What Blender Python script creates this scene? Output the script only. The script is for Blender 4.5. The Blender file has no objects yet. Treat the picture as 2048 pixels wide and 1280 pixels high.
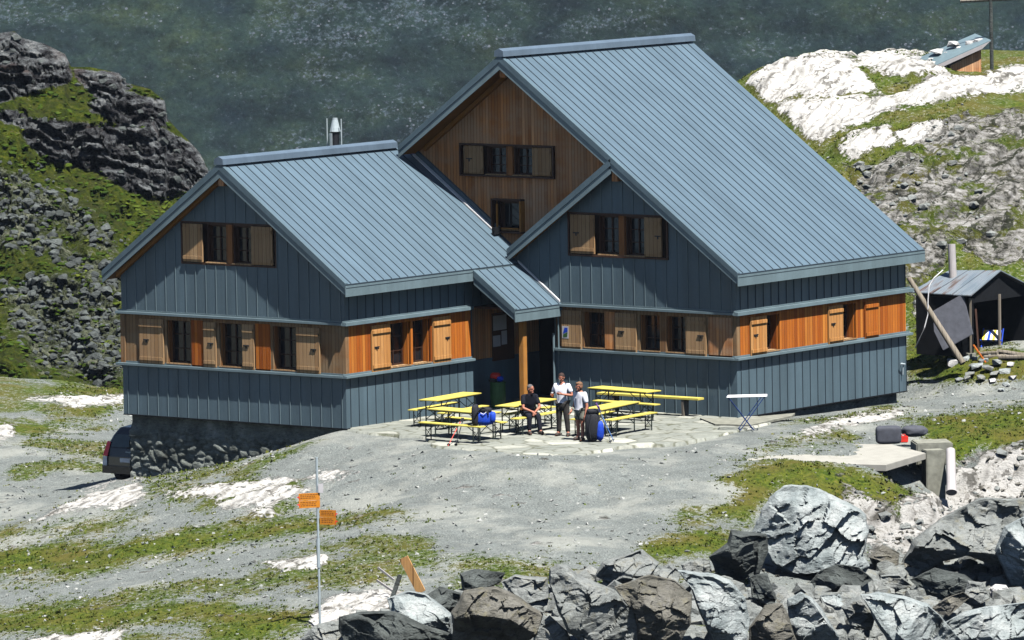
import bpy, bmesh, math, random
import numpy as np
from mathutils import Vector, Matrix
random.seed(7); rng = np.random.default_rng(11)
S = bpy.context.scene; COL = S.collection
# ------------------------------------------------------------------ camera
f = 13024.77
C = np.array([113.90144, -138.93753, 19.4263])
F = np.array([-0.61125983, 0.78613772, -0.09137238])
R = np.array([0.79028798, 0.61249617, -0.0171272])
U = np.array([-0.04250089, 0.08267966, 0.9956695])
def ray(px, py): return F + R*(px-1024)/f - U*(py-640)/f
def on(px, py, n, d):
    n = np.array(n, float); r = ray(px, py); return C + r*((d-n@C)/(n@r))
def PX(px, py, v): return on(px, py, (1, 0, 0), v)
def PY(px, py, v): return on(px, py, (0, 1, 0), v)
def PZ(px, py, v): return on(px, py, (0, 0, 1), v)
def PD(px, py, d): return C + ray(px, py)*d
cam = bpy.data.cameras.new('camera'); co = bpy.data.objects.new('camera', cam); COL.objects.link(co)
m = Matrix(((R[0], U[0], -F[0], C[0]), (R[1], U[1], -F[1], C[1]), (R[2], U[2], -F[2], C[2]), (0, 0, 0, 1)))
co.matrix_world = m; cam.lens = f/2048*36; cam.sensor_width = 36; cam.clip_start = 1; cam.clip_end = 6000
S.camera = co
# ------------------------------------------------------------------ light
SD = np.array([.46, -.17, 1.0]); SD /= np.linalg.norm(SD)
w = bpy.data.worlds.new('World'); S.world = w; w.use_nodes = True
nt = w.node_tree; bg = nt.nodes['Background']; sk = nt.nodes.new('ShaderNodeTexSky'); sk.sky_type = 'NISHITA'
sk.sun_disc = False; sk.sun_elevation = math.asin(SD[2]); sk.sun_rotation = math.atan2(SD[0], SD[1]); sk.altitude = 2500
nt.links.new(sk.outputs[0], bg.inputs[0]); bg.inputs[1].default_value = .05
su = bpy.data.lights.new('sun', 'SUN'); su.energy = 5.0; su.angle = math.radians(.53); su.color = (1, .97, .91)
so = bpy.data.objects.new('sun', su); COL.objects.link(so)
so.rotation_euler = Vector(SD).to_track_quat('Z', 'Y').to_euler(); so.location = (40, -20, 80)
S.view_settings.view_transform = 'Standard'; S.view_settings.look = 'None'
S.view_settings.exposure = 1.25; S.view_settings.gamma = 1; S.view_settings.use_curve_mapping = False
try:
    S.cycles.max_bounces = 4; S.cycles.diffuse_bounces = 0; S.cycles.volume_bounces = 0
    S.cycles.volume_step_rate = 10; S.cycles.volume_max_steps = 16; S.cycles.sample_clamp_indirect = 4
except Exception: pass
# ------------------------------------------------------------------ noise (numpy)
def hsh(ix, iy, iz, s=0):
    h = (ix.astype(np.int64)*374761393 + iy.astype(np.int64)*668265263 + iz.astype(np.int64)*2147483647 + s*974711) & 0xffffffff
    h = ((h ^ (h >> 13))*1274126177) & 0xffffffff
    h = ((h ^ (h >> 16))*2246822519) & 0xffffffff
    return ((h ^ (h >> 15)) & 0xffffff)/float(0xffffff)
def vn(x, y, z=None, s=0):
    x = np.asarray(x, float); y = np.asarray(y, float); z = np.zeros_like(x) if z is None else np.asarray(z, float)
    ix, iy, iz = np.floor(x), np.floor(y), np.floor(z); fx, fy, fz = x-ix, y-iy, z-iz
    fx, fy, fz = [t*t*(3-2*t) for t in (fx, fy, fz)]
    o = 0
    for a in (0, 1):
        for b in (0, 1):
            for c in (0, 1):
                o = o + hsh(ix+a, iy+b, iz+c, s)*(fx if a else 1-fx)*(fy if b else 1-fy)*(fz if c else 1-fz)
    return o
def fbm(x, y, z=None, o=4, s=0, g=.5):
    t = 0; a = 1; n = 0
    for k in range(o):
        t = t + a*vn(x*2**k+17.3*k, y*2**k-9.1*k, None if z is None else z*2**k+3.3*k, s+k); n += a; a *= g
    return t/n
def ridg(x, y, z=None, o=4, s=0):
    t = 0; a = 1; n = 0
    for k in range(o):
        t = t + a*(1-np.abs(2*vn(x*2**k+5.3*k, y*2**k+1.7*k, None if z is None else z*2**k, s+k)-1)); n += a; a *= .5
    return t/n
def voro(x, y, s=0, jit=.85):
    ix, iy = np.floor(x), np.floor(y); d1 = np.full(x.shape, 9.); d2 = d1.copy(); idv = np.zeros(x.shape)
    for a in (-1, 0, 1):
        for b in (-1, 0, 1):
            cx = ix+a; cy = iy+b; z0 = np.zeros_like(cx)
            px = cx+.5+(hsh(cx, cy, z0, s)-.5)*jit; py = cy+.5+(hsh(cx, cy, z0, s+7)-.5)*jit
            d = np.hypot(px-x, py-y); nid = hsh(cx, cy, z0, s+13)
            m1 = d < d1; d2 = np.where(m1, d1, np.minimum(d2, d)); idv = np.where(m1, nid, idv); d1 = np.where(m1, d, d1)
    return d1, d2, idv
def vfac(x, y, s, ka, kb):
    ix, iy = np.floor(x), np.floor(y); d1 = np.full(x.shape, 9.); o = np.zeros(x.shape)
    for a in (-1, 0, 1):
        for b in (-1, 0, 1):
            cx = ix+a; cy = iy+b; z0 = np.zeros_like(cx); px = cx+.5+(hsh(cx, cy, z0, s)-.5)*.9; py = cy+.5+(hsh(cx, cy, z0, s+7)-.5)*.9; d = np.hypot(px-x, py-y)
            h = (hsh(cx, cy, z0, s+21)-.5)*2*ka*(x-px)+(hsh(cx, cy, z0, s+22)-.5)*2*ka*(y-py)+(hsh(cx, cy, z0, s+23)-.5)*kb
            m1 = d < d1; o = np.where(m1, h, o); d1 = np.where(m1, d, d1)
    return o
# ------------------------------------------------------------------ materials
class NT:
    def __init__(s, name, rough=.8, spec=.3, metal=0):
        s.m = bpy.data.materials.new(name); s.m.use_nodes = True; s.t = s.m.node_tree
        s.b = s.t.nodes['Principled BSDF']; s.b.inputs['Roughness'].default_value = rough
        s.b.inputs['Specular IOR Level'].default_value = spec; s.b.inputs['Metallic'].default_value = metal
    def n(s, t, **k):
        o = s.t.nodes.new(t)
        for a, v in k.items():
            if a in o.inputs: o.inputs[a].default_value = v
            else: setattr(o, a, v)
        return o
    def l(s, a, b): s.t.links.new(a, b)
    def co(s, scale=(1, 1, 1), rot=(0, 0, 0)):
        c = s.n('ShaderNodeTexCoord'); mp = s.n('ShaderNodeMapping'); mp.inputs['Scale'].default_value = scale
        mp.inputs['Rotation'].default_value = rot; s.l(c.outputs['Object'], mp.inputs[0]); return mp.outputs[0]
    def noise(s, sc, v=None, det=4, rough=.55):
        o = s.n('ShaderNodeTexNoise', Scale=sc, Detail=det, Roughness=rough)
        if v is not None: s.l(v, o.inputs['Vector'])
        return o.outputs['Fac']
    def ramp(s, fac, pts, interp='LINEAR'):
        r = s.n('ShaderNodeValToRGB'); r.color_ramp.interpolation = interp; e = r.color_ramp.elements
        while len(e) < len(pts): e.new(.5)
        for q, (p, c) in zip(e, pts): q.position = p; q.color = (*c, 1) if not isinstance(c, float) else (c, c, c, 1)
        s.l(fac, r.inputs[0]); return r.outputs[0]
    def mix(s, fac, a, b, mode='MIX'):
        o = s.n('ShaderNodeMix', data_type='RGBA', blend_type=mode)
        for i, v in ((0, fac), (6, a), (7, b)):
            if isinstance(v, (int, float)): o.inputs[i].default_value = v
            elif isinstance(v, tuple): o.inputs[i].default_value = (*v, 1)
            else: s.l(v, o.inputs[i])
        return o.outputs[2]
    def math(s, op, a, b=0.0, c=0.0, clamp=False):
        o = s.n('ShaderNodeMath', operation=op, use_clamp=clamp)
        for i, v in enumerate((a, b, c)):
            if isinstance(v, (int, float)): o.inputs[i].default_value = v
            else: s.l(v, o.inputs[i])
        return o.outputs[0]
    def bump(s, h, st=.5, dist=.02):
        o = s.n('ShaderNodeBump', Strength=st, Distance=dist); s.l(h, o.inputs['Height']); s.l(o.outputs[0], s.b.inputs['Normal'])
    def col(s, c):
        if isinstance(c, tuple): s.b.inputs['Base Color'].default_value = (*c, 1)
        else: s.l(c, s.b.inputs['Base Color'])
        return s.m
def attr(s, name):
    o = s.n('ShaderNodeAttribute'); o.attribute_name = name; return o.outputs['Fac']
def simple(name, c, rough=.7, spec=.3, metal=0, var=.25, sc=6):
    s = NT(name, rough, spec, metal); v = s.noise(sc, s.co())
    a = tuple(max(0, x*(1-var)) for x in c); b = tuple(min(1, x*(1+var)) for x in c)
    return s.col(s.ramp(v, [(.25, a), (.75, b)]))
def metal(name, c, var=.12, rough=.5, streak=(2.5, 2.5, .12), pitch=.36):
    s = NT(name, rough, .4, 0); v = s.noise(.9, s.co((1, 1, .5)), 5); v2 = s.noise(1.0, s.co(streak), 5, .7); v3 = s.noise(11, s.co(), 4, .7)
    a = tuple(x*(1-var) for x in c); b = tuple(x*(1+var) for x in c)
    k = s.ramp(v, [(.3, a), (.7, b)]); k = s.mix(.7, k, s.ramp(v2, [(.3, .72), (.7, 1.0)]), 'MULTIPLY'); k = s.mix(.5, k, s.ramp(v3, [(.3, .8), (.7, 1.0)]), 'MULTIPLY')
    cc = s.n('ShaderNodeTexCoord'); sp = s.n('ShaderNodeSeparateXYZ'); s.l(cc.outputs['Object'], sp.inputs[0])
    q = sp.outputs[1] if pitch == .36 else s.math('ADD', sp.outputs[0], sp.outputs[1]); wn = s.n('ShaderNodeTexWhiteNoise', noise_dimensions='1D'); s.l(s.math('FLOOR', s.math('DIVIDE', q, pitch)), wn.inputs['W'])
    k = s.mix(.55, k, s.ramp(wn.outputs[0], [(0, .82), (1, 1.0)]), 'MULTIPLY')
    s.bump(s.math('ADD', v, s.math('MULTIPLY', v2, .5)), .25, .03); return s.col(k)
def wood(name, cols, pitch=.125, weather=None):
    s = NT(name, .75, .2); c = s.n('ShaderNodeTexCoord'); sp = s.n('ShaderNodeSeparateXYZ'); s.l(c.outputs['Object'], sp.inputs[0])
    u = s.math('ADD', sp.outputs[0], sp.outputs[1]); idn = s.math('FLOOR', s.math('DIVIDE', u, pitch))
    wn = s.n('ShaderNodeTexWhiteNoise', noise_dimensions='1D'); s.l(idn, wn.inputs['W'])
    base = s.ramp(wn.outputs[0], [(i/(len(cols)-1), q) for i, q in enumerate(cols)])
    fr = s.math('FRACT', s.math('DIVIDE', u, pitch)); gap = s.math('LESS_THAN', fr, .09)
    cv = s.n('ShaderNodeCombineXYZ'); s.l(s.math('MULTIPLY', u, 26.0), cv.inputs[0]); s.l(s.math('MULTIPLY', sp.outputs[2], 1.6), cv.inputs[2]); s.l(idn, cv.inputs[1])
    g = s.noise(1.5, cv.outputs[0], 5, .65)
    base = s.mix(.75, base, s.ramp(g, [(.25, .45), (.5, .8), (.75, 1.0)]), 'MULTIPLY')
    if weather:
        wv = s.noise(.8, s.co((1, 1, 1.6)), 4); base = s.mix(s.ramp(wv, [(.4, 0.), (.65, .8)]), base, weather)
    base = s.mix(gap, base, tuple(x*.25 for x in cols[0]))
    s.bump(g, .4, .01); return s.col(base)
M = {}
M['roof'] = metal('zinc_roof', (0.095, 0.142, 0.182), .07, .42, (.25, 4, .25))
M['clad'] = metal('zinc_cladding', (0.0839, 0.127, 0.155), .14, .5, (3, 3, .2), .375)
M['trim'] = metal('zinc_trim', (0.142, 0.198, 0.222), .1, .42)
M['ridge'] = metal('ridge_metal', (0.0994, 0.139, 0.186), .1, .4)
M['seam'] = simple('seam_shade_edge', (0.021, 0.033, 0.045), .6)  # ribs' shadow lines put into a dark colour; also the eave's dark edge lines
M['orange'] = wood('larch_orange', [(0.349, 0.0851, 0.00876), (0.513, 0.161, 0.0218), (0.275, 0.0638, 0.0073), (0.568, 0.213, 0.0365)])
M['brown'] = wood('larch_brown', [(0.452, 0.172, 0.0546), (0.689, 0.304, 0.109), (0.316, 0.119, 0.0393), (0.765, 0.393, 0.175)], .11, (0.396, 0.264, 0.163))
M['grey'] = wood('larch_front', [(0.23, 0.116, 0.0484), (0.297, 0.17, 0.0774), (0.175, 0.0811, 0.0323), (0.27, 0.135, 0.0581)], .12, (0.23, 0.17, 0.103))
M['shut'] = wood('shutter_tan', [(0.362, 0.221, 0.113), (0.415, 0.268, 0.14), (0.308, 0.174, 0.0804)], .14)
M['shuto'] = wood('shutter_orange', [(0.465, 0.207, 0.0594), (0.544, 0.275, 0.0966), (0.401, 0.161, 0.0372)], .14)
M['reveal'] = wood('reveal_wood', [(0.325, 0.143, 0.052), (0.273, 0.104, 0.0325)], .2)
M['beam'] = simple('beam_wood', (.34, .15, .035), .7, .2, 0, .15, 3)
M['dark'] = simple('near_black_and_shade', (.008, .009, .011), .9, .1)  # near-black boards and edges; also stands in for shade in entrance and gap
M['glass'] = simple('window_glass', (.01, .012, .015), .08, .5)
M['frame'] = simple('dark_frame_wood', (0.036, 0.014, 0.0072), .6)
M['iron'] = simple('black_iron', (.015, .016, .02), .5)
M['yellow'] = simple('yellow_board', (0.534, 0.451, 0.0979), .45, .3, 0, .1, 3)
M['tleg'] = simple('green_black_steel', (.014, .022, .02), .5)
M['paper'] = simple('white_paper', (0.42, 0.406, 0.42), .8, .2, 0, .06)
M['white'] = simple('white_enamel', (0.56, 0.56, 0.574), .5, .3, 0, .05)
M['blue'] = simple('blue_fabric', (0.008, 0.048, 0.4), .7)
M['navy'] = simple('navy_tube', (.012, .035, .14), .5)
M['black'] = simple('black_fabric', (.012, .013, .018), .8)
M['red'] = simple('red_plastic', (.6, .03, .02), .5)
M['green'] = simple('green_plastic', (0.03, 0.09, 0.03), .5)
M['steel'] = simple('galvanised_steel', (0.288, 0.336, 0.36), .6, .4, 0, .15, 12)
M['skin'] = simple('skin', (0.35, 0.14, 0.091), .6, .3, 0, .12, 30)
M['shirtw'] = simple('white_cotton', (0.585, 0.585, 0.645), .9, .1, 0, .05)
M['shirtb'] = simple('black_cotton', (.012, .013, .02), .9, .1)
M['trou'] = simple('grey_brown_trousers', (.035, .032, .03), .9, .1)
M['short'] = simple('khaki_shorts', (.17, .17, .14), .9, .1)
M['hairg'] = simple('grey_hair', (.09, .08, .08), .8)
M['hairb'] = simple('dark_hair', (.035, .018, .014), .8)
M['hairl'] = simple('light_brown_hair', (.15, .08, .045), .8)
M['shoe'] = simple('brown_boot', (.04, .03, .025), .7)
M['sock'] = simple('light_sock', (.6, .6, .6), .9)
M['oplank'] = wood('fresh_board', [(0.6, 0.315, 0.12), (0.645, 0.375, 0.15)], .4)
M['weath'] = wood('weathered_timber', [(0.18, 0.156, 0.12), (0.228, 0.198, 0.162)], .15)
M['sign'] = simple('sign_orange', (0.478, 0.173, 0.0127), .5, .3, 0, .08)
M['ink'] = simple('sign_ink', (.10, .03, .01), .7)
M['concrete'] = simple('pale_concrete', (0.274, 0.266, 0.238), .9, .2, 0, .12, 3)
M['conc2'] = simple('rough_concrete', (0.18, 0.18, 0.15), .95, .2, 0, .35, 5)
M['tarp'] = simple('grey_tarp', (0.0525, 0.056, 0.07), .8)
M['pipe'] = simple('pale_pipe', (0.35, 0.329, 0.329), .7, .3, 0, .1)
def stone(name, cols, sc=1.0, bump=.5, lich=None):
    s = NT(name, .9, .2); v = s.co(); a = s.noise(1.1*sc, v, 8, .65)
    c = s.ramp(a, [(.3, cols[0]), (.5, cols[1]), (.7, cols[2])])
    st = s.noise(5*sc, s.co((1, 1, 3.5), (.35, -.3, 0)), 7, .75); c = s.mix(.85, c, s.ramp(st, [(.34, .3), (.46, .85), (.65, 1.0)]), 'MULTIPLY')
    if lich:
        lv = s.noise(2.6*sc, v, 6, .7); c = s.mix(s.ramp(lv, [(.55, 0.), (.66, .6)]), c, lich)
    sp = s.noise(32*sc, v, 4, .7); c = s.mix(.6, c, s.ramp(sp, [(.35, .5), (.6, 1.0)]), 'MULTIPLY')
    h = s.math('ADD', st, s.math('MULTIPLY', sp, .35)); s.bump(h, min(1, bump*1.5), .12); return s.col(c)
M['st_blue'] = stone('blue_grey_schist', [(0.167, 0.199, 0.205), (0.353, 0.39, 0.391), (0.49, 0.508, 0.498)])
M['st_brown'] = stone('brown_grey_gneiss', [(0.0891, 0.0891, 0.0757), (0.187, 0.178, 0.152), (0.285, 0.276, 0.25)], 1.2, .6, (0.196, 0.178, 0.107))
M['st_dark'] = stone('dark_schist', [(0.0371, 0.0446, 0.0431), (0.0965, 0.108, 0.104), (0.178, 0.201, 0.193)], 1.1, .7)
M['st_mid'] = stone('grey_granite', [(0.138, 0.146, 0.138), (0.251, 0.267, 0.259), (0.34, 0.348, 0.332)], 1.2, .5, (0.219, 0.203, 0.146))
M['st_white'] = stone('white_quartz', [(0.42, 0.42, 0.42), (0.546, 0.539, 0.532), (0.595, 0.588, 0.581)], 1, .3)
M['rubble'] = stone('rubble_stone', [(0.0614, 0.0666, 0.0614), (0.179, 0.198, 0.179), (0.333, 0.358, 0.333)], 1.4, .5)
# ------------------------------------------------------------------ object helpers
def tag(o, label=None, cat=None, group=None, kind=None):
    if label: o['label'] = label
    if cat: o['category'] = cat
    if group: o['group'] = group
    if kind: o['kind'] = kind
    return o
def empty(name, loc, label, cat, rz=0, group=None):
    o = bpy.data.objects.new(name, None); COL.objects.link(o); o.location = Vector(loc); o.rotation_euler = (0, 0, rz); o.empty_display_size = .2
    return tag(o, label, cat, group)
class MB:
    def __init__(s): s.v = []; s.f = []; s.mi = []; s.cur = 0
    def quad(s, *p, mi=None):
        n = len(s.v); s.v += [tuple(map(float, q)) for q in p]; s.f.append(tuple(range(n, n+len(p)))); s.mi.append(s.cur if mi is None else mi); return s
    def box(s, c, h, rx=None, mi=None):
        """centre, half sizes, optional 3x3 axes"""
        A = np.eye(3) if rx is None else np.array(rx, float); c = np.array(c, float); n = len(s.v)
        for k in range(8):
            q = [(1 if k >> i & 1 else -1)*h[i] for i in range(3)]; s.v.append(tuple(c+A[0]*q[0]+A[1]*q[1]+A[2]*q[2]))
        for q in ((0, 2, 3, 1), (4, 5, 7, 6), (0, 1, 5, 4), (2, 6, 7, 3), (0, 4, 6, 2), (1, 3, 7, 5)):
            s.f.append(tuple(n+i for i in q)); s.mi.append(s.cur if mi is None else mi)
        return s
    def b2(s, a, b, mi=None):
        a = np.minimum(a, b)*1., np.maximum(a, b)*1.; return s.box((a[0]+a[1])/2, (a[1]-a[0])/2, None, mi)
    def prism(s, poly, ext, mi=None):
        """polygon of 3d pts extruded by vector ext"""
        n = len(s.v); k = len(poly); ext = np.array(ext, float); mm = s.cur if mi is None else mi
        for p in poly: s.v.append(tuple(np.array(p, float)))
        for p in poly: s.v.append(tuple(np.array(p, float)+ext))
        s.f.append(tuple(range(n, n+k))); s.f.append(tuple(range(n+2*k-1, n+k-1, -1))); s.mi += [mm, mm]
        for i in range(k): j = (i+1) % k; s.f.append((n+j, n+i, n+k+i, n+k+j)); s.mi.append(mm)
        return s
    def tube(s, pts, r, seg=8, mi=None):
        pts = [np.array(p, float) for p in pts]; rs = r if isinstance(r, (list, tuple)) else [r]*len(pts); n = len(s.v); mm = s.cur if mi is None else mi
        for i, p in enumerate(pts):
            d = pts[min(i+1, len(pts)-1)]-pts[max(i-1, 0)]; d /= (np.linalg.norm(d)+1e-9)
            a = np.cross(d, (0, 0, 1) if abs(d[2]) < .9 else (1, 0, 0)); a /= np.linalg.norm(a); b = np.cross(d, a)
            for k in range(seg):
                t = 2*math.pi*k/seg; s.v.append(tuple(p+rs[i]*(a*math.cos(t)+b*math.sin(t))))
        for i in range(len(pts)-1):
            for k in range(seg):
                j = (k+1) % seg; s.f.append((n+i*seg+k, n+i*seg+j, n+(i+1)*seg+j, n+(i+1)*seg+k)); s.mi.append(mm)
        s.f.append(tuple(n+k for k in range(seg))[::-1]); s.f.append(tuple(n+(len(pts)-1)*seg+k for k in range(seg))); s.mi += [mm, mm]
        return s
    def build(s, name, mats, parent=None, world=False, smooth=False, bevel=0):
        me = bpy.data.meshes.new(name); off = np.zeros(3)
        if world and parent is not None:
            off = np.array(parent.location)
            if parent.parent: off = off + np.array(parent.parent.location)
        me.from_pydata([tuple(np.array(q)-off) for q in s.v], [], s.f)
        for q in (mats if isinstance(mats, (list, tuple)) else [mats]): me.materials.append(M[q] if isinstance(q, str) else q)
        me.polygons.foreach_set('material_index', s.mi)
        bm = bmesh.new(); bm.from_mesh(me); bmesh.ops.recalc_face_normals(bm, faces=bm.faces)
        if bevel: bmesh.ops.bevel(bm, geom=[e for e in bm.edges], offset=bevel, segments=2, affect='EDGES', clamp_overlap=True)
        bm.to_mesh(me); bm.free()
        if smooth: me.polygons.foreach_set('use_smooth', [True]*len(me.polygons))
        if smooth: me.set_sharp_from_angle(angle=math.radians(40))
        me.update(); o = bpy.data.objects.new(name, me); COL.objects.link(o)
        if parent is not None: o.parent = parent
        return o
def copy_tree(o, parent=None):
    c = o.copy(); COL.objects.link(c)
    if parent is not None: c.parent = parent
    for ch in list(o.children): copy_tree(ch, c)
    return c
def grid_mesh(name, P, mats, attrs=None, smooth=True, parent=None):
    ny, nx = P.shape[:2]; me = bpy.data.meshes.new(name); idx = np.arange(ny*nx).reshape(ny, nx)
    fc = np.stack([idx[:-1, :-1], idx[:-1, 1:], idx[1:, 1:], idx[1:, :-1]], -1).reshape(-1, 4)
    me.vertices.add(ny*nx); me.vertices.foreach_set('co', P.reshape(-1).astype(np.float32))
    me.loops.add(fc.size); me.loops.foreach_set('vertex_index', fc.reshape(-1).astype(np.int32)); me.polygons.add(len(fc))
    me.polygons.foreach_set('loop_start', np.arange(0, fc.size, 4, dtype=np.int32)); me.update(calc_edges=True)
    if smooth: me.polygons.foreach_set('use_smooth', [True]*len(fc))
    for k, v in (attrs or {}).items():
        a = me.attributes.new(k, 'FLOAT', 'POINT'); a.data.foreach_set('value', v.reshape(-1).astype(np.float32))
    for q in mats: me.materials.append(q)
    o = bpy.data.objects.new(name, me); COL.objects.link(o)
    if parent is not None: o.parent = parent
    return o
# ================================================================== GROUND
def RD(r, d, z):  # lateral, depth (horizontal camera axes) -> world
    Fh = F[:2]/np.linalg.norm(F[:2]); Rh = np.array([-Fh[1], Fh[0]])*-1
    return np.array([C[0]+Fh[0]*d+Rh[0]*r, C[1]+Fh[1]*d+Rh[1]*r, z])
Fh = F[:2]/np.linalg.norm(F[:2]); Rh = np.array([Fh[1], -Fh[0]])
gp = [PZ(*p[:2], p[2]) for p in [
 (693, 858, -.05), (1473, 835, -.05), (1100, 800, -.05), (1300, 790, -.05), (850, 905, -.08), (1110, 908, -.08), (1400, 885, -.08), (900, 860, -.05), (760, 880, -.12),
 (1620, 840, -.25), (1800, 806, -.3), (1700, 870, -.3), (1475, 905, -.15), (1600, 955, -.6), (1500, 924, -.2), (1570, 928, -.2), (1640, 931, -.2), (1740, 934, -.22), (1600, 905, -.2), (1700, 905, -.2), (1850, 870, -.3), (2040, 815, .0), (2040, 900, -.5), (1850, 945, -.9),
 (100, 990, -2.2), (0, 762, -2.3), (240, 778, -2.45), (-200, 760, -2.3), (0, 900, -2.3), (0, 1100, -2.5), (300, 1100, -2.0), (640, 1000, -1.0), (900, 1000, -.6), (1200, 1000, -.6),
 (1400, 1050, -.9), (640, 1250, -1.9), (0, 1280, -2.8), (1000, 1180, -1.4), (1000, 1290, -1.9), (1700, 1050, -1.3), (1600, 1160, -1.7), (1900, 1050, -1.9), (2040, 1000, -1.7),
 (2040, 1280, -2.6), (1500, 1290, -2.1), (1024, 1500, -2.8), (0, 1500, -3.6), (2048, 1500, -3.4), (-300, 1100, -3), (2350, 1100, -1.5), (2350, 900, .2),
 (1870, 770, -.15), (2040, 775, .0), (1850, 745, .1), (1900, 738, .3), (2040, 735, .45), (2300, 735, .6)]]
gp += [PZ(a_, b_, -.04) for a_, b_ in ((1500, 870), (1550, 856), (1600, 850), (720, 872), (740, 868), (820, 878), (860, 905), (960, 915), (1110, 930), (1250, 905), (1440, 885), (1000, 880))]
gp += [PY(250, 963, 0.), PY(450, 927, 0.), PY(600, 888, 0.)]
gp += [PD(*p) for p in [(225, 972, 187.5), (1860, 660, 197), (2040, 650, 197), (1900, 520, 202), (2050, 500, 202), (2300, 480, 203), (1760, 400, 205), (2050, 300, 207), (1640, 265, 212), (2050, 205, 213),
 (1500, 150, 219), (1700, 118, 220), (1880, 120, 221), (2050, 112, 222), (2350, 118, 222)]]
gp += [RD(*p) for p in [(14, 240, 5.5), (6, 240, 2), (-2, 228, -6), (-8, 229, -8), (-16, 229, -9), (-16, 243, -22), (-4, 240, -14), (0, 255, -18), (16, 262, 0), (-30, 215, -4), (-30, 230, -10), (30, 240, 5), (-4, 208, -2.4), (2, 205, -1), (6, 205, 1.5)]]
gp = np.array(gp)
def tps_fit(P, V, lam=.0008):
    n = len(P); d = np.linalg.norm(P[:, None]-P[None], axis=2); K = d**2*np.log(d+1e-9) + lam*np.eye(n)*100
    Q = np.c_[np.ones(n), P]; A = np.block([[K, Q], [Q.T, np.zeros((3, 3))]])
    return np.linalg.solve(A, np.r_[V, 0, 0, 0])
TW = tps_fit(gp[:, :2], gp[:, 2])
def gz(x, y):
    x = np.asarray(x, float); y = np.asarray(y, float); o = TW[-3]+TW[-2]*x+TW[-1]*y
    for i in range(len(gp)):
        d2 = (x-gp[i, 0])**2+(y-gp[i, 1])**2+1e-12; o = o+TW[i]*.5*d2*np.log(d2)
    return o
def G1(x, y): return float(gz(np.array([x]), np.array([y]))[0])
def Gp(px, py):   # point of the ground seen at a pixel
    z = -.5; p = PZ(px, py, z)
    for _ in range(25): p = PZ(px, py, z); z = .5*z+.5*G1(p[0], p[1])
    return np.array([p[0], p[1], z])
def project(P):
    d = P-C; wd = d@F; return 1024+f*(d@R)/wd, 640-f*(d@U)/wd
def polyd(px, py, poly):
    """signed distance in px (positive inside)"""
    px = np.asarray(px); ins = np.zeros(px.shape, bool); best = np.full(px.shape, 1e9); n = len(poly)
    for i in range(n):
        x1, y1 = poly[i]; x2, y2 = poly[(i+1) % n]; dx, dy = x2-x1, y2-y1
        t = np.clip(((px-x1)*dx+(py-y1)*dy)/(dx*dx+dy*dy+1e-9), 0, 1); best = np.minimum(best, np.hypot(px-x1-t*dx, py-y1-t*dy))
        c = ((y1 > py) != (y2 > py)) & (px < (x2-x1)*(py-y1)/((y2-y1)+1e-12)+x1); ins ^= c
    return np.where(ins, best, -best)
SLAB = [  # bright bedrock slabs
 [(75, 1045), (180, 985), (280, 965), (290, 990), (250, 1010), (150, 1030)], [(330, 1000), (420, 970), (560, 950), (600, 960), (540, 985), (430, 1005)],
 [(430, 1010), (560, 975), (620, 985), (560, 1010), (450, 1020)], [(500, 1025), (545, 1015), (550, 1035), (510, 1038)], [(510, 1125), (590, 1108), (660, 1105), (650, 1130), (560, 1142)],
 [(620, 1250), (650, 1200), (700, 1185), (770, 1180), (820, 1195), (780, 1225), (690, 1240)], [(610, 960), (650, 940), (700, 945), (660, 962)], [(-20, 1300), (60, 1275), (250, 1265), (240, 1300)],
 [(1600, 862), (1700, 838), (1800, 824), (1805, 832), (1700, 850), (1620, 870)], [(60, 800), (180, 798), (245, 792), (245, 803), (150, 815)], [(1700, 1000), (1810, 1040), (1850, 1110), (1740, 1110), (1720, 1060)],
 [(1800, 1010), (1870, 975), (1960, 920), (2060, 900), (2060, 1000), (1950, 1000), (1880, 1060), (1830, 1080)], [(-10, 860), (20, 850), (30, 880), (-10, 900)],
 [(1500, 170), (1560, 125), (1650, 112), (1710, 120), (1725, 150), (1760, 185), (1600, 190), (1540, 212)], [(1710, 112), (1790, 105), (1870, 130), (1900, 148), (1840, 165), (1760, 150), (1720, 135)],
 [(1560, 215), (1700, 208), (1790, 190), (1900, 155), (2070, 125), (2070, 175), (1950, 195), (1850, 215), (1760, 232), (1640, 285), (1600, 265)],
 [(1665, 300), (1710, 270), (1780, 252), (1785, 285), (1740, 305), (1680, 320)], [(1795, 275), (1870, 250), (1880, 262), (1830, 285)]]
CRAG = [[(1700, 330), (1850, 300), (1900, 240), (2070, 230), (2070, 540), (2000, 520), (1900, 480), (1850, 570), (1840, 640), (1815, 560), (1720, 400)],
        [(1700, 990), (1770, 1030), (1860, 1000), (1900, 940), (1960, 905), (2060, 890), (2060, 1020), (1860, 1100), (1760, 1140), (1720, 1090)], [(1830, 560), (1870, 560), (1880, 640), (1850, 650)]]
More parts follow.
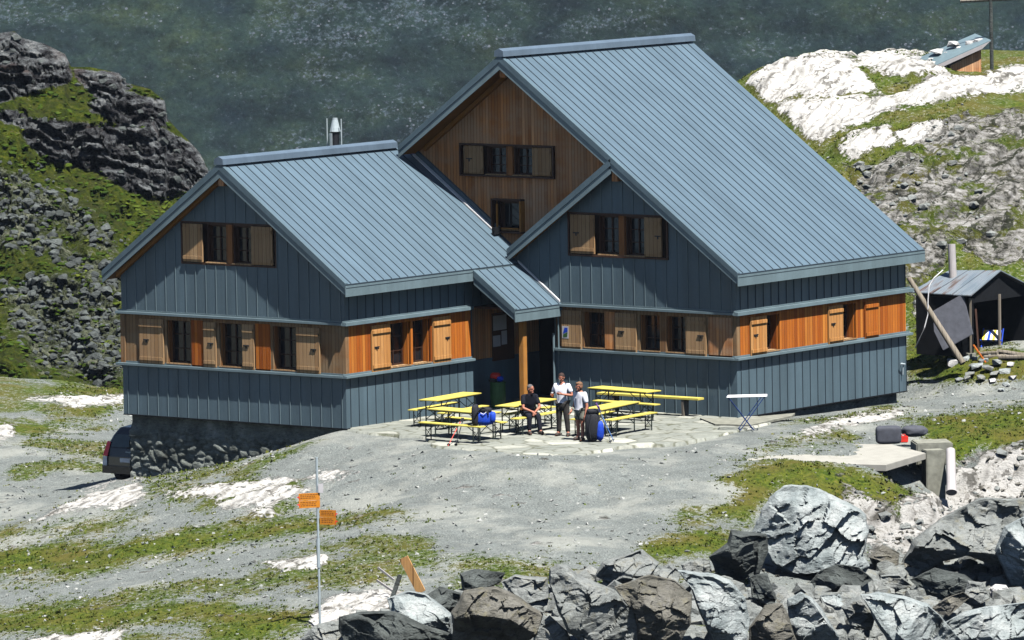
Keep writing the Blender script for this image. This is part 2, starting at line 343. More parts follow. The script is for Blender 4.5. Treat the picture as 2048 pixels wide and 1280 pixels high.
GRASS = [[(-20, 1095), (200, 1080), (400, 1060), (600, 1030), (820, 1020), (880, 1030), (700, 1050), (560, 1075), (420, 1105), (200, 1140), (60, 1170), (-20, 1170)], [(-20, 1060), (150, 1040), (300, 1030), (250, 1060), (-20, 1090)],
 [(290, 965), (400, 935), (480, 920), (470, 940), (360, 975), (300, 990)], [(640, 945), (760, 930), (800, 935), (740, 965), (650, 970)], [(-20, 1230), (150, 1200), (350, 1205), (450, 1200), (600, 1230), (560, 1262), (380, 1250), (200, 1270), (-20, 1275)],
 [(400, 1240), (520, 1225), (640, 1215), (620, 1250), (520, 1290), (380, 1290)], [(1440, 935), (1620, 920), (1740, 945), (1830, 980), (1860, 1030), (1740, 1020), (1740, 1100), (1600, 990), (1560, 965), (1500, 1060), (1440, 1050), (1380, 1060), (1340, 1040), (1480, 985), (1420, 960)],
 [(1280, 1080), (1440, 1050), (1500, 1060), (1450, 1110), (1320, 1120), (1280, 1100)], [(1790, 835), (1950, 805), (2100, 795), (2100, 905), (1960, 900), (1920, 940), (1860, 880)], [(1805, 590), (1900, 620), (1960, 700), (2100, 700), (2100, 785), (1900, 775), (1805, 775)],
 [(-20, 745), (60, 770), (250, 765), (250, 790), (120, 800), (-20, 790)], [(-20, 840), (150, 820), (240, 812), (200, 840), (60, 870), (-20, 875)], [(1450, 130), (1560, 112), (1700, 105), (1640, 118), (1540, 140), (1490, 165), (1450, 180)],
 [(1560, 215), (1620, 195), (1760, 185), (1780, 195), (1700, 210), (1580, 218)], [(1640, 285), (1780, 232), (1900, 212), (2070, 190), (2070, 235), (1920, 240), (1860, 300), (1720, 330), (1700, 350), (1640, 310)],
 [(1560, 845), (1700, 830), (1790, 812), (1790, 825), (1640, 850)], [(860, 1110), (1000, 1120), (1060, 1130), (900, 1130)], [(1760, 440), (1810, 420), (1850, 500), (1830, 540)], [(1530, 880), (1680, 862), (1700, 868), (1540, 890)]]
def ground_masks(P):
    px, py = project(P); n1 = fbm(P[..., 0]*.5, P[..., 1]*.5, None, 4, 3); n2 = fbm(P[..., 0]*2.2, P[..., 1]*2.2, None, 3, 9)
    wob = (n1-.5)*46+(n2-.5)*22
    def field(polys, soft, wsc):
        m = np.full(px.shape, -1e9)
        for q in polys: m = np.maximum(m, polyd(px, py, q))
        return np.clip(.5+(m+wob*wsc)/soft, 0, 1)
    slab = field(SLAB, 22, .6); crag = field(CRAG, 40, 1.0); gr = field(GRASS, 60, 1.0)
    patch = fbm(P[..., 0]*.33+7, P[..., 1]*.33, None, 5, 21)
    far = np.clip((py < 560)*1.0, 0, 1)
    leftm = np.clip((300-px)/200, 0, 1)*np.clip((1000-py)/80, 0, 1)*.17
    gr = np.maximum(gr*.88, leftm*2.2*np.clip(patch*2.2-.5, 0, 1)); gr = np.maximum(gr, np.clip((patch-.44)*2.8, 0, .56)*(px < 1500)); gr = np.where(py < 640, np.maximum(gr, .62), gr)
    gravel = np.maximum(polyd(px, py, [(640, 900), (800, 870), (1200, 900), (1440, 910), (1400, 960), (1330, 1030), (1250, 1090), (900, 1100), (880, 1040), (760, 1000), (640, 990)]), polyd(px, py, [(1800, 790), (2060, 775), (2060, 800), (1850, 822)]))
    gr = gr*np.clip(.5-gravel/60, .12, 1)
    return slab, crag, gr, px, py
rr = np.r_[np.linspace(-60, -17, 24)[:-1], np.linspace(-17, 17, 300), np.linspace(17, 60, 24)[1:]]
dd = np.r_[np.linspace(105, 138, 30)[:-1], np.linspace(138, 226, 640), np.linspace(226, 300, 40)[1:]]
D, Rr = np.meshgrid(dd, rr, indexing='ij')
GX = C[0]+Fh[0]*D+Rh[0]*Rr; GY = C[1]+Fh[1]*D+Rh[1]*Rr; GZ = gz(GX, GY)
GP = np.stack([GX, GY, GZ], -1); slab, crag, gr, gpx, gpy = ground_masks(GP)
near_hut = (GX > -8.6) & (GX < 11) & (GY > -.6) & (GY < 16) & (gpy > 780)
bumpv = (fbm(GX*.45, GY*.45, None, 4, 5)-.5)*.35 + (fbm(GX*2, GY*2, None, 3, 6)-.5)*.07
flat = np.clip(np.minimum.reduce([GX+9, 12-GX, GY+3, 17-GY])/2, 0, 1); bumpv = bumpv*(1-.93*flat)
# rock relief: tilted strata steps
sx = Rr*.9+D*.25; sy = Rr*-.35+D*1.0
strata = ridg(sx*.35, sy*1.1, None, 5, 31); blk = fbm(sx*.5, sy*.9, None, 5, 33)
c1_, c2_, ci_ = voro(sx/1.5+(fbm(sx*.6, sy*.6, None, 3, 51)-.5)*1.2, sy/.9+(fbm(sx*.6, sy*.6, None, 3, 52)-.5)*1.2, 53); k1_, k2_, ki_ = voro(sx/.5, sy/.3, 54)
rel = (strata-.55)*1.2+(blk-.5)*1.6+(ci_-.5)*.75-np.clip(.14-(c2_-c1_), 0, .14)*4+(ki_-.5)*.22
wpx = (fbm(GX*.35, GY*.35, None, 4, 55)-.5)*3.2
def saw(q): q = q-np.floor(q); return np.where(q < .12, q/.12, 1-(q-.12)/.88), q
t1_, q1_ = saw((D+Rr*-.9)/2.4+wpx); t2_, q2_ = saw((D+Rr*-.8)/.95+wpx*2.3+blk*2); t3_, q3_ = saw((D+Rr*-1.0)/.95+wpx*.8)
crk = np.maximum(np.clip(1-np.abs(q1_-.04)/.09, 0, 1), .8*np.clip(1-np.abs(q2_-.04)/.12, 0, 1)*(ki_ > .35))
stri = np.clip(1-np.abs(q3_-.05)/.13, 0, 1)*np.clip((blk-.44)*12, 0, 1)+.7*np.clip(1-np.abs(q1_-.04)/.05, 0, 1)
rel = (strata-.55)*.35+(blk-.5)*1.1+(ci_-.5)*.22+(ki_-.5)*.07+(t1_-.5)*.26+(t2_-.5)*.10
GZ = GZ+bumpv + slab*(1-crag)*(t3_-.5)*.05+crag*rel+slab*(1-crag)*((strata-.5)*.4+.10+(blk-.5)*.5-np.clip(.05-(c2_-c1_), 0, .05)*4+(ki_-.5)*.05)*np.where(gpy < 320, 1.2, .6)
GZ = GZ+np.clip(gr-.4, 0, 1)*.12*(fbm(GX*6, GY*6, None, 2, 44))
inside = (GX > -8) & (GX < 7.85) & (GY > .4) & (GY < 15.7)
GZ = np.where(inside, np.minimum(GZ, -.12), GZ)
pat = (GX > -.5) & (GX < 12.5) & (GY > -2.6) & (GY < 8.5); GZ = np.where(pat & (GZ > -.045), -.045, GZ)
GP = np.stack([GX, GY, GZ], -1)
s = NT('mountain_ground', .95, .15)
v = s.co(); nA = s.noise(7, v, 6, .7); nB = s.noise(1.2, v, 5, .6); nC = s.noise(24, v, 3, .7)
agr, asl, acr = attr(s, 'grass'), attr(s, 'slab'), attr(s, 'crag')
gravc = s.ramp(nC, [(.28, (.06, .07, .07)), (.42, (.15, .165, .16)), (.6, (.215, .235, .225)), (.74, (.5, .5, .46))])
gravc = s.mix(.6, gravc, s.ramp(nB, [(.35, .6), (.65, 1.0)]), 'MULTIPLY'); nE = s.noise(.35, v, 5, .65); gravc = s.mix(s.ramp(nE, [(.5, 0.), (.62, .55)]), gravc, (.34, .345, .31)); gravc = s.mix(s.ramp(s.noise(3.2, v, 6, .75), [(.6, 0.), (.72, .7)]), gravc, (.10, .105, .075))
grc = s.ramp(nA, [(.3, (.012, .024, .003)), (.45, (.042, .068, .006)), (.6, (.095, .115, .012)), (.75, (.15, .13, .03))])
grc = s.mix(s.ramp(s.noise(.7, v, 4), [(.42, 0.), (.65, .65)]), grc, (.11, .085, .022))
slc = s.ramp(s.noise(1.5, s.co((.9, 5, 5), (0, .25, .659)), 8, .8), [(.31, (.07, .062, .05)), (.38, (.30, .285, .255)), (.45, (.50, .485, .46)), (.7, (.60, .59, .57))])
cst = s.noise(1.3, s.co((.9, 3.2, 4.5), (.15, .3, .659)), 9, .8)
crc = s.ramp(cst, [(.38, (.008, .008, .007)), (.44, (.07, .07, .056)), (.50, (.25, .24, .22)), (.62, (.46, .45, .44))])
gm = s.math('MULTIPLY_ADD', s.math('ADD', s.math('MULTIPLY', nA, .9), s.math('MULTIPLY', nC, .5)), -4.2, s.math('MULTIPLY_ADD', agr, 2.7, 1.75)); gm = s.math('MULTIPLY_ADD', gm, 2.4, .45, clamp=True)
gm = s.math('MINIMUM', gm, 1.0)
c = s.mix(gm, gravc, grc)
sm = s.math('MULTIPLY_ADD', s.math('SUBTRACT', s.math('ADD', asl, s.math('MULTIPLY', s.math('SUBTRACT', nA, .5), 1.7)), .5), 6, .5, clamp=True)
cm = s.math('MULTIPLY_ADD', s.math('SUBTRACT', s.math('ADD', acr, s.math('MULTIPLY', s.math('SUBTRACT', nB, .5), 2.6)), .45), 7, .5, clamp=True)
def strata_lines(per, kx, wmax, rot_):
    cc_ = s.n('ShaderNodeTexCoord'); K = (Fh-Rh*kx)/per; vm = s.n('ShaderNodeVectorMath', operation='DOT_PRODUCT'); s.l(cc_.outputs['Object'], vm.inputs[0]); vm.inputs[1].default_value = (K[0], K[1], 0)
    q = s.math('ADD', vm.outputs['Value'], s.math('MULTIPLY', s.noise(.55, v, 5, .6), 3.0)); fr = s.math('FRACT', q); wdt = s.math('MULTIPLY', s.math('SUBTRACT', s.noise(1.1, s.co((1, 1, 1), (0, 0, rot_)), 4, .7), .40), wmax)
    return s.math('MULTIPLY_ADD', s.math('SUBTRACT', wdt, fr), 14, 0, clamp=True)
ln1 = strata_lines(.52, 1.0, 1.2, .3); ln2 = strata_lines(1.5, .8, 1.1, .9)
slc = s.mix(s.math('MULTIPLY', ln1, .55), slc, (.15, .135, .115)); slc = s.mix(s.math('MULTIPLY', ln2, .75), slc, (.07, .065, .055)); crc = s.mix(s.math('MULTIPLY', ln1, .8), crc, (.05, .05, .04)); crc = s.mix(s.math('MULTIPLY', ln2, .9), crc, (.02, .025, .012))
crc = s.mix(s.math('MULTIPLY', attr(s, 'crack'), .85), crc, (.018, .018, .014)); slc = s.mix(s.math('MULTIPLY', attr(s, 'stria'), .9), slc, (.07, .065, .055))
c = s.mix(s.math('MULTIPLY', cm, s.ramp(s.noise(.55, s.co((1, 1.6, 2), (.1, .2, .66)), 7, .75), [(.44, 0.), (.49, 1.)])), c, crc); c = s.mix(sm, c, slc); s.col(c)
hh = s.math('ADD', s.math('ADD', s.math('MULTIPLY', nC, .6), nA), s.math('MULTIPLY', cst, s.math('MULTIPLY', s.math('MAXIMUM', cm, s.math('MULTIPLY', sm, .35)), 2.5))); s.bump(hh, .9, .11)
gobj = grid_mesh('ground', GP, [s.m], {'grass': gr, 'slab': slab, 'crag': crag, 'crack': crk, 'stria': stri}); gobj['kind'] = 'structure'
# fast sampler of the final ground height
def gh(x, y):
    x = np.asarray(x, float); y = np.asarray(y, float); dx, dy = x-C[0], y-C[1]; d = dx*Fh[0]+dy*Fh[1]; r = dx*Rh[0]+dy*Rh[1]
    fi = np.interp(d, dd, np.arange(len(dd))); fj = np.interp(r, rr, np.arange(len(rr)))
    i = np.clip(fi.astype(int), 0, len(dd)-2); j = np.clip(fj.astype(int), 0, len(rr)-2); a, b = fi-i, fj-j
    return GZ[i, j]*(1-a)*(1-b)+GZ[i+1, j]*a*(1-b)+GZ[i, j+1]*(1-a)*b+GZ[i+1, j+1]*a*b
def gh1(x, y): return float(gh(np.array([x]), np.array([y]))[0])
def GS(px, py):
    P = PZ(px, py, 0)
    for z in np.arange(12, -6, -.04):
        P = PZ(px, py, z)
        if gh1(P[0], P[1]) >= z and np.linalg.norm(P-C) < 240: return P
    return P
# --- grass tufts and loose stones
def scatter(n, sel, seed):
    g = np.random.default_rng(seed); r = g.uniform(-15, 15, n); d = g.uniform(140, 224, n); x = C[0]+Fh[0]*d+Rh[0]*r; y = C[1]+Fh[1]*d+Rh[1]*r; z = gh(x, y)
    P = np.stack([x, y, z], -1); sl, cr, gg, px, py = ground_masks(P); k = sel(sl, cr, gg, px, py, x, y, g); return P[k], d[k]
def notbuilt(x, y): return ~((x > -8.5) & (x < 8.3) & (y > -.1) & (y < 16)) & ~((x > -.4) & (x < 11) & (y > -2.3) & (y < 8))
P, dp = scatter(90000, lambda sl, cr, gg, px, py, x, y, g: (sl < .4) & (cr < .7) & (g.random(len(x)) < np.clip(gg*1.35-.12, .015, 1)) & notbuilt(x, y) & (px > -60) & (px < 2110), 5)
P = P[:48000]
vs = []; fs = []; g = np.random.default_rng(8)
for p in P:
    hgt = g.uniform(.015, .05)*(1.7 if g.random() < .08 else 1); n0 = len(vs)
    for k in range(4):
        a = g.uniform(0, 6.28); rad = g.uniform(.01, .07); ww = g.uniform(.02, .05); bx, by = p[0]+rad*math.cos(a), p[1]+rad*math.sin(a); t = g.uniform(0, 6.28)
        vs += [(bx-ww*math.cos(t), by-ww*math.sin(t), p[2]-.02), (bx+ww*math.cos(t), by+ww*math.sin(t), p[2]-.02), (bx+g.uniform(-.05, .05), by+g.uniform(-.05, .05), p[2]+hgt)]
        fs.append((n0+3*k, n0+3*k+1, n0+3*k+2))
me = bpy.data.meshes.new('grass'); me.from_pydata(vs, [], fs)
s = NT('grass_blades', .8, .2); me.materials.append(s.col(s.ramp(s.noise(1.6, s.co(), 5), [(.3, (.025, .045, .005)), (.5, (.06, .085, .008)), (.68, (.13, .125, .02))])))
o = bpy.data.objects.new('grass', me); COL.objects.link(o); tag(o, 'short yellow green alpine grass tufts growing over the gravel and slopes', 'grass', kind='stuff')
def pebble_cloud(P, smin, smax, name, mat, label, seed, cat='stones', flatn=.6):
    g = np.random.default_rng(seed); vs = []; fs = []
    var = []
    for q in range(10):
        bm = bmesh.new(); nb_ = 7 if smax < .2 else 16
        for t in range(nb_):
            u_ = g.normal(size=3); u_ /= np.linalg.norm(u_)+1e-9; u_ *= np.array([1, .75, flatn])*(.85+.3*g.random()); u_ = np.clip(u_, -.78, .78); bm.verts.new(u_)
        h_ = bmesh.ops.convex_hull(bm, input=bm.verts); bmesh.ops.delete(bm, geom=[e for e in h_['geom_interior'] if isinstance(e, bmesh.types.BMVert)], context='VERTS')
        bm.verts.index_update(); var.append((np.array([v_.co[:] for v_ in bm.verts]), [tuple(v_.index for v_ in f_.verts) for f_ in bm.faces])); bm.free()
    for p in P:
        sz = smin+(smax-smin)*g.random()**(4 if smax < .4 else 5); n0 = len(vs); th = g.uniform(0, 6.28); cth, sth = math.cos(th), math.sin(th); q, tf = var[g.integers(10)]
        tl = g.uniform(-.35, .35); q = np.stack([q[:, 0], q[:, 1]*math.cos(tl)-q[:, 2]*math.sin(tl), q[:, 1]*math.sin(tl)+q[:, 2]*math.cos(tl)], -1)*sz
        vs += list(zip(p[0]+q[:, 0]*cth-q[:, 1]*sth, p[1]+q[:, 0]*sth+q[:, 1]*cth, p[2]+q[:, 2]+sz*.12)); fs += [tuple(n0+i for i in t) for t in tf]
    me = bpy.data.meshes.new(name); me.from_pydata(vs, [], fs); me.materials.append(mat); o = bpy.data.objects.new(name, me); COL.objects.link(o)
    return tag(o, label, cat, kind='stuff')
P, _ = scatter(40000, lambda sl, cr, gg, px, py, x, y, g: (cr < .6) & (py > 780) & (g.random(len(x)) < .5) & notbuilt(x, y), 15)
s = NT('gravel_stone', .9, .2); gm_ = s.col(s.ramp(s.noise(2.3, s.co(), 6, .8), [(.3, (.07, .08, .08)), (.5, (.20, .21, .2)), (.68, (.45, .44, .42))]))
pebble_cloud(P[:12000], .012, .10, 'gravel', gm_, 'loose grey gravel and small pale stones strewn over the forecourt', 3, 'gravel')
P, _ = scatter(60000, lambda sl, cr, gg, px, py, x, y, g: ((cr > .3) & (g.random(len(x)) < .35)) | ((sl < .3) & (py < 520) & (g.random(len(x)) < .02)), 25)
pebble_cloud(P[:9000], .03, .26, 'scree', M['st_mid'], 'broken pale rock rubble lying on the rocky slopes', 4, 'rubble', .5)
P, _ = scatter(60000, lambda sl, cr, gg, px, py, x, y, g: (py > np.interp(px, [600, 700, 900, 1200, 1420, 1500, 1720, 1800, 2048], [1300, 1255, 1200, 1150, 1165, 1180, 1165, 1120, 1100])) & (px > 600) & (g.random(len(x)) < .8), 27)
pebble_cloud(P[:6000], .04, .5, 'boulder_rubble', M['st_mid'], 'dark small rubble filling the gaps between the foreground boulders', 6, 'rubble', .7)
P, _ = scatter(120000, lambda sl, cr, gg, px, py, x, y, g: (py > np.interp(px, [600, 700, 900, 1200, 1420, 1500, 1720, 1800, 2048], [1290, 1235, 1180, 1130, 1130, 1140, 1000, 940, 880])) & (px > 600) & (g.random(len(x)) < .8), 29)
pebble_cloud(P[:12000], .015, .14, 'boulder_grit', M['st_brown'], 'pale brown grit and chips between the foreground boulders', 9, 'gravel', .7)
# ================================================================== HILLSIDE LEFT
sil = [(-700, -150), (-300, -20), (-100, 40), (0, 66), (28, 62), (45, 76), (90, 88), (130, 108), (142, 134), (180, 134), (238, 146), (254, 166), (300, 178), (330, 202), (334, 236), (352, 256), (378, 282), (400, 306), (415, 336), (432, 400), (470, 520), (540, 690), (620, 860)]
sx_, sy_ = zip(*sil); cx_ = np.r_[np.linspace(-700, -60, 30)[:-1], np.linspace(-60, 620, 330)]; nt_ = 330
T = np.linspace(0, 1, nt_)[:, None]; PXg = np.repeat(cx_[None], nt_, 0); top = np.interp(cx_, sx_, sy_)[None]
bot = 900.; PYg = top+(bot-top)*T**.95; Dg = 288-(288-255)*T+np.zeros_like(PXg); Dg = Dg+(fbm(PXg/130, PYg/130, None, 3, 61)-.5)*10*np.sqrt(T)
HP = C+(F+R*((PXg-1024)/f)[..., None]-U*((PYg-640)/f)[..., None])*Dg[..., None]
CR1 = [[(-30, 50), (60, 70), (140, 110), (140, 160), (90, 180), (50, 195), (-30, 215)], [(150, 140), (240, 145), (260, 175), (220, 200), (190, 195), (160, 160)], [(175, 205), (235, 180), (335, 200), (335, 240), (300, 262), (255, 250), (180, 225)],
       [(-30, 220), (50, 222), (40, 245), (-30, 245)], [(40, 240), (120, 245), (260, 250), (330, 262), (390, 290), (420, 340), (400, 380), (330, 400), (270, 390), (200, 345), (100, 320), (60, 290)], [(130, 255), (265, 252), (262, 275), (150, 275)]]
SC1 = [[(-30, 325), (40, 345), (110, 390), (170, 420), (250, 480), (250, 530), (180, 490), (100, 450), (-30, 440)], [(20, 570), (120, 560), (200, 590), (260, 640), (280, 760), (180, 770), (60, 720), (20, 650)], [(-30, 380), (60, 430), (160, 520), (60, 500), (-30, 460)], [(160, 520), (240, 500), (250, 600), (180, 580)]]
wob = (fbm(PXg/40, PYg/40, None, 4, 62)-.5)*50
def fld(polys, soft, k):
    q = np.full(PXg.shape, -1e9)
    for a in polys: q = np.maximum(q, polyd(PXg, PYg, a))
    return np.clip(.5+(q+wob*k)/soft, 0, 1)
hc = fld(CR1, 14, .4); hs = fld(SC1, 50, 1.3)
d1, d2, iv = voro(PXg/50+(fbm(PXg/30, PYg/30, None, 3, 71)-.5)*1.4, PYg/24-PXg/120+(fbm(PXg/25, PYg/25, None, 3, 72)-.5)*1.4, 63); e1, e2, iv2 = voro(PXg/15+(fbm(PXg/9, PYg/9, None, 2, 73)-.5), PYg/8-PXg/50, 64)
big = ridg(PXg/140, PYg/34-PXg/200, None, 4, 65)
out = hc*((big-.5)*1.3+(iv-.5)*1.1*np.clip((d2-d1)*5, 0, 1)+1.0*((PYg/33-PXg/160+fbm(PXg/60, PYg/60, None, 3, 74)*2.5)%1.0-.5)+(iv2-.5)*.4-np.clip(.12-(d2-d1), 0, .12)*8)+hs*((iv2-.5)*.5+(iv-.5)*.6)*.9+(fbm(PXg/25, PYg/25, None, 4, 66)-.5)*.9+(fbm(PXg/5, PYg/5, None, 2, 67)-.5)*.18
Nn = np.array([-Fh[0]*.97, -Fh[1]*.97, .22]); HP = HP+(out*np.clip(T*14, .0, 1))[..., None]*Nn
back = HP[0:1]+np.array([Fh[0]*12, Fh[1]*12, -7]); back2 = HP[0:1]+np.array([Fh[0]*40, Fh[1]*40, -45]); HP = np.concatenate([back2, back, HP], 0)
def pad(a): return np.concatenate([a[:1], a[:1], a], 0)
s = NT('hillside_ground', .95, .1); v = s.co(); ac, as_, al = attr(s, 'crag'), attr(s, 'scree'), attr(s, 'lush')
n1 = s.noise(.6, v, 8, .7); n2 = s.noise(2.6, v, 6, .7)
gcol = s.ramp(n2, [(.3, (.010, .018, .002)), (.5, (.038, .056, .003)), (.7, (.11, .115, .010))]); gcol = s.mix(s.ramp(n1, [(.42, 0.), (.62, .6)]), gcol, (.03, .03, .012))
rcol = s.ramp(s.noise(.9, s.co((1, 1, 2.2)), 9, .8), [(.4, (.008, .008, .01)), (.48, (.045, .045, .048)), (.56, (.13, .14, .145)), (.68, (.30, .30, .30))]); rcol = s.mix(s.ramp(s.noise(.8, s.co((.6, .6, 3.2)), 6, .7), [(.40, .9), (.47, 0.)]), rcol, (.006, .006, .007)); rcol = s.mix(s.ramp(s.noise(.35, v, 4), [(.6, 0.), (.7, .4)]), rcol, (.14, .10, .09))
scol = s.ramp(s.noise(1.6, v, 7, .8), [(.4, (.014, .018, .010)), (.5, (.06, .07, .04)), (.64, (.20, .21, .15))])
cm = s.math('MULTIPLY_ADD', s.math('SUBTRACT', s.math('ADD', ac, s.math('MULTIPLY', s.math('SUBTRACT', n2, .5), 1.5)), .5), 6, .5, clamp=True)
sm = s.math('MULTIPLY_ADD', s.math('SUBTRACT', s.math('ADD', as_, s.math('MULTIPLY', s.math('SUBTRACT', n2, .5), 3.2)), .52), 5, .5, clamp=True)
s.col(s.mix(cm, s.mix(sm, gcol, scol), rcol)); s.bump(s.math('ADD', s.noise(1.6, v, 8, .75), s.math('MULTIPLY', n2, .6)), 1.0, .5)
o = grid_mesh('hillside', HP, [s.m], {'crag': pad(hc), 'scree': pad(hs), 'lush': pad(hs*0)}); o['kind'] = 'structure'
g = np.random.default_rng(301); fi_ = g.integers(4, HP.shape[0]-2, 60000); fj_ = g.integers(20, HP.shape[1]-2, 60000); c3 = pad(hc)[fi_, fj_]; s3 = pad(hs)[fi_, fj_]; u3 = g.random(60000); jj = HP[fi_, fj_]+g.uniform(-.15, .15, (60000, 3))*np.array([1, 1, .3])
pebble_cloud(jj[(u3 < s3*.22+c3*.02)][:3000], .04, .34, 'hillside_rubble', M['st_dark'], 'broken grey green blocks lying in bands on the left hillside', 31, 'rubble', .6)
s = NT('shrub_green', .9, .1); sh_ = s.col(s.ramp(s.noise(.5, s.co(), 5, .7), [(.35, (.010, .022, .003)), (.5, (.028, .05, .004)), (.66, (.075, .09, .010))]))
pebble_cloud(jj[(u3 < (1-c3)*(1-.6*s3)*.22)][:12000]-np.array([0, 0, .03]), .05, .26, 'hillside_tufts', sh_, 'low tussocks of grass and dwarf shrubs covering the left hillside', 32, 'grass', .35)
# ================================================================== FAR MOUNTAIN
a = np.linspace(-420, 420, 300); a = np.sign(a)*np.abs(a/420)**1.6*420; b = np.linspace(0, 1, 420)
A, B = np.meshgrid(a, b); dist = 1000+B*330; zz = -190+B*420+(fbm(A/60+B*3, B*10, None, 5, 81)-.5)*16
rg = ridg(A/30+B*6, B*12-A/60, None, 5, 83); zz = zz+(rg-.5)*5+(fbm(A/5, B*90, None, 3, 84)-.5)*2.2
MP = np.stack([C[0]+Fh[0]*dist+Rh[0]*A, C[1]+Fh[1]*dist+Rh[1]*A, zz], -1)
s = NT('mountain_slope', 1, .05); v = s.co(); dg_ = s.co((.5, .5, 1), (.5, .3, .4))
n1 = s.noise(.05, s.co((.35, .35, 1.3), (.6, .75, .6)), 7, .7); n2 = s.noise(.42, v, 5, .7); n3 = s.noise(.12, dg_, 7, .7)
def vor(sc, vec):
    o_ = s.n('ShaderNodeTexVoronoi', Scale=sc); s.l(vec, o_.inputs['Vector']); return o_.outputs['Distance'], o_.outputs['Color']
vd, vc = vor(1.5, v); sc_ = s.n('ShaderNodeSeparateColor'); s.l(vc, sc_.inputs[0])
c = s.ramp(n3, [(.35, (.009, .017, .022)), (.52, (.015, .028, .024)), (.68, (.028, .042, .022))])
c = s.mix(.8, c, s.ramp(s.noise(.09, s.co((.45, .45, 1.6), (.5, .9, .5)), 6, .65), [(.38, .45), (.5, .85), (.6, 1.0)]), 'MULTIPLY'); c = s.mix(.7, c, s.ramp(n2, [(.35, .35), (.5, .85), (.65, 1.0)]), 'MULTIPLY')
dens = s.math('MULTIPLY_ADD', s.math('SUBTRACT', s.math('ADD', n1, s.math('MULTIPLY', n3, .6)), .84), 5, .34, clamp=True)
spk = s.math('MULTIPLY', s.math('LESS_THAN', sc_.outputs[0], s.math('MULTIPLY', dens, .8)), s.math('LESS_THAN', vd, s.math('MULTIPLY', sc_.outputs[1], .42)))
fn = s.noise(1.0, s.co((1, 1, 1.4), (.5, .3, .4)), 4, .85); c = s.mix(s.math('MULTIPLY_ADD', s.math('SUBTRACT', s.math('ADD', fn, s.math('MULTIPLY', dens, .15)), .575), 6, 0, clamp=True), c, (.055, .074, .095)); c = s.mix(s.math('MULTIPLY_ADD', s.math('SUBTRACT', .40, fn), 9, 0, clamp=True), c, (.006, .012, .016))
c = s.mix(spk, c, s.mix(sc_.outputs[2], (.035, .045, .06), (.085, .095, .115)))
vd2, vc2 = vor(.33, v); s2_ = s.n('ShaderNodeSeparateColor'); s.l(vc2, s2_.inputs[0])
c = s.mix(.8, c, s.ramp(s.noise(1.4, v, 4, .8), [(.3, .3), (.5, .8), (.62, 1.0)]), 'MULTIPLY')
s.col(c); s.bump(n2, .5, .8)
o = grid_mesh('mountain', MP, [s.m]); o['kind'] = 'structure'
# ================================================================== THE HUT
k = .7155; TH = .26
hut = empty('mountain_hut', (0, 0, 0), 'large alpine hut with steep seamed metal roofs, grey zinc walls and larch window bands', 'mountain hut')
def WP(kind, c):   # (u, out, z) -> world ; 'F' faces -y at y=c, 'S' faces +x at x=c
    return (lambda u, o, z: (u, c-o, z)) if kind == 'F' else (lambda u, o, z: (c+o, u, z))
def wbox(mb, W, u0, u1, o0, o1, z0, z1, mi=None): return mb.b2(W(u0, o0, z0), W(u1, o1, z1), mi)
def wall(name, W, u0, u1, zb, zt, holes, mats, seam=.375, breaks=(), rib=.018, th=.06):
    mb = MB(); us = sorted(set([u0, u1]+[b for b in breaks if u0 < b < u1]+[h for q in holes for h in q[:2] if u0 < h < u1]))
    zbf = zb if callable(zb) else (lambda u: zb); ztf = zt if callable(zt) else (lambda u: zt)
    def spans(a, b):
        m = (a+b)/2; hs = sorted([q for q in holes if q[0] < m < q[1]], key=lambda q: q[2]); cur = None; out = []
        for q in hs: out.append((cur, q[2])); cur = q[3]
        out.append((cur, None)); return out
    for a, b in zip(us[:-1], us[1:]):
        for lo, hi in spans(a+1e-4, b-1e-4):
            l0 = zbf(a) if lo is None else lo; l1 = zbf(b) if lo is None else lo; h0 = ztf(a) if hi is None else hi; h1 = ztf(b) if hi is None else hi
            if min(h0, h1)-max(l0, l1) < -.5 and max(h0-l0, h1-l1) < .01: continue
            P4 = [W(a, 0, l0), W(b, 0, l1), W(b, 0, max(h1, l1)), W(a, 0, max(h0, l0))]; e = np.array(W(0, -th, 0))-np.array(W(0, 0, 0)); mb.prism(P4, e, 0)
    if seam:
        u = u0+seam*.5
        while u < u1-.02:
            for lo, hi in spans(u-.02, u+.02):
                l = zbf(u) if lo is None else lo; h = ztf(u) if hi is None else hi
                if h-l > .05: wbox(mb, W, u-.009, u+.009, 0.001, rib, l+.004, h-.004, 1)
            u += seam
    return mb.build(name, mats, hut, True)
ZB = 2.89; ZSL = 1.438; ZSM = 1.647
LW = -8.2; XM = 7.94; YA = 5.66; YM = 7.52; YBK = 15.88; LR = -4.16; ZRL = 7.26; ZRM = 9.98; YV = 7.2; YWD = 8.05
zl = lambda x: ZRL-k*abs(x-LR)            # left module roof top
zm = lambda x: ZRM-k*abs(x)               # big roof top
zs = lambda x: min(zm(x), zm(3.95)-k*(3.95-x) if x < 3.95 else 99)
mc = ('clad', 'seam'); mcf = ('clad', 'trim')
WFl, WSl, WFm, WSm, WFw = WP('F', 0), WP('S', 0), WP('F', YM), WP('S', XM), WP('F', YWD)
def U_F(px, py, y): return float(PY(px, py, y)[0])
def U_S(px, py, x): return float(PX(px, py, x)[1])
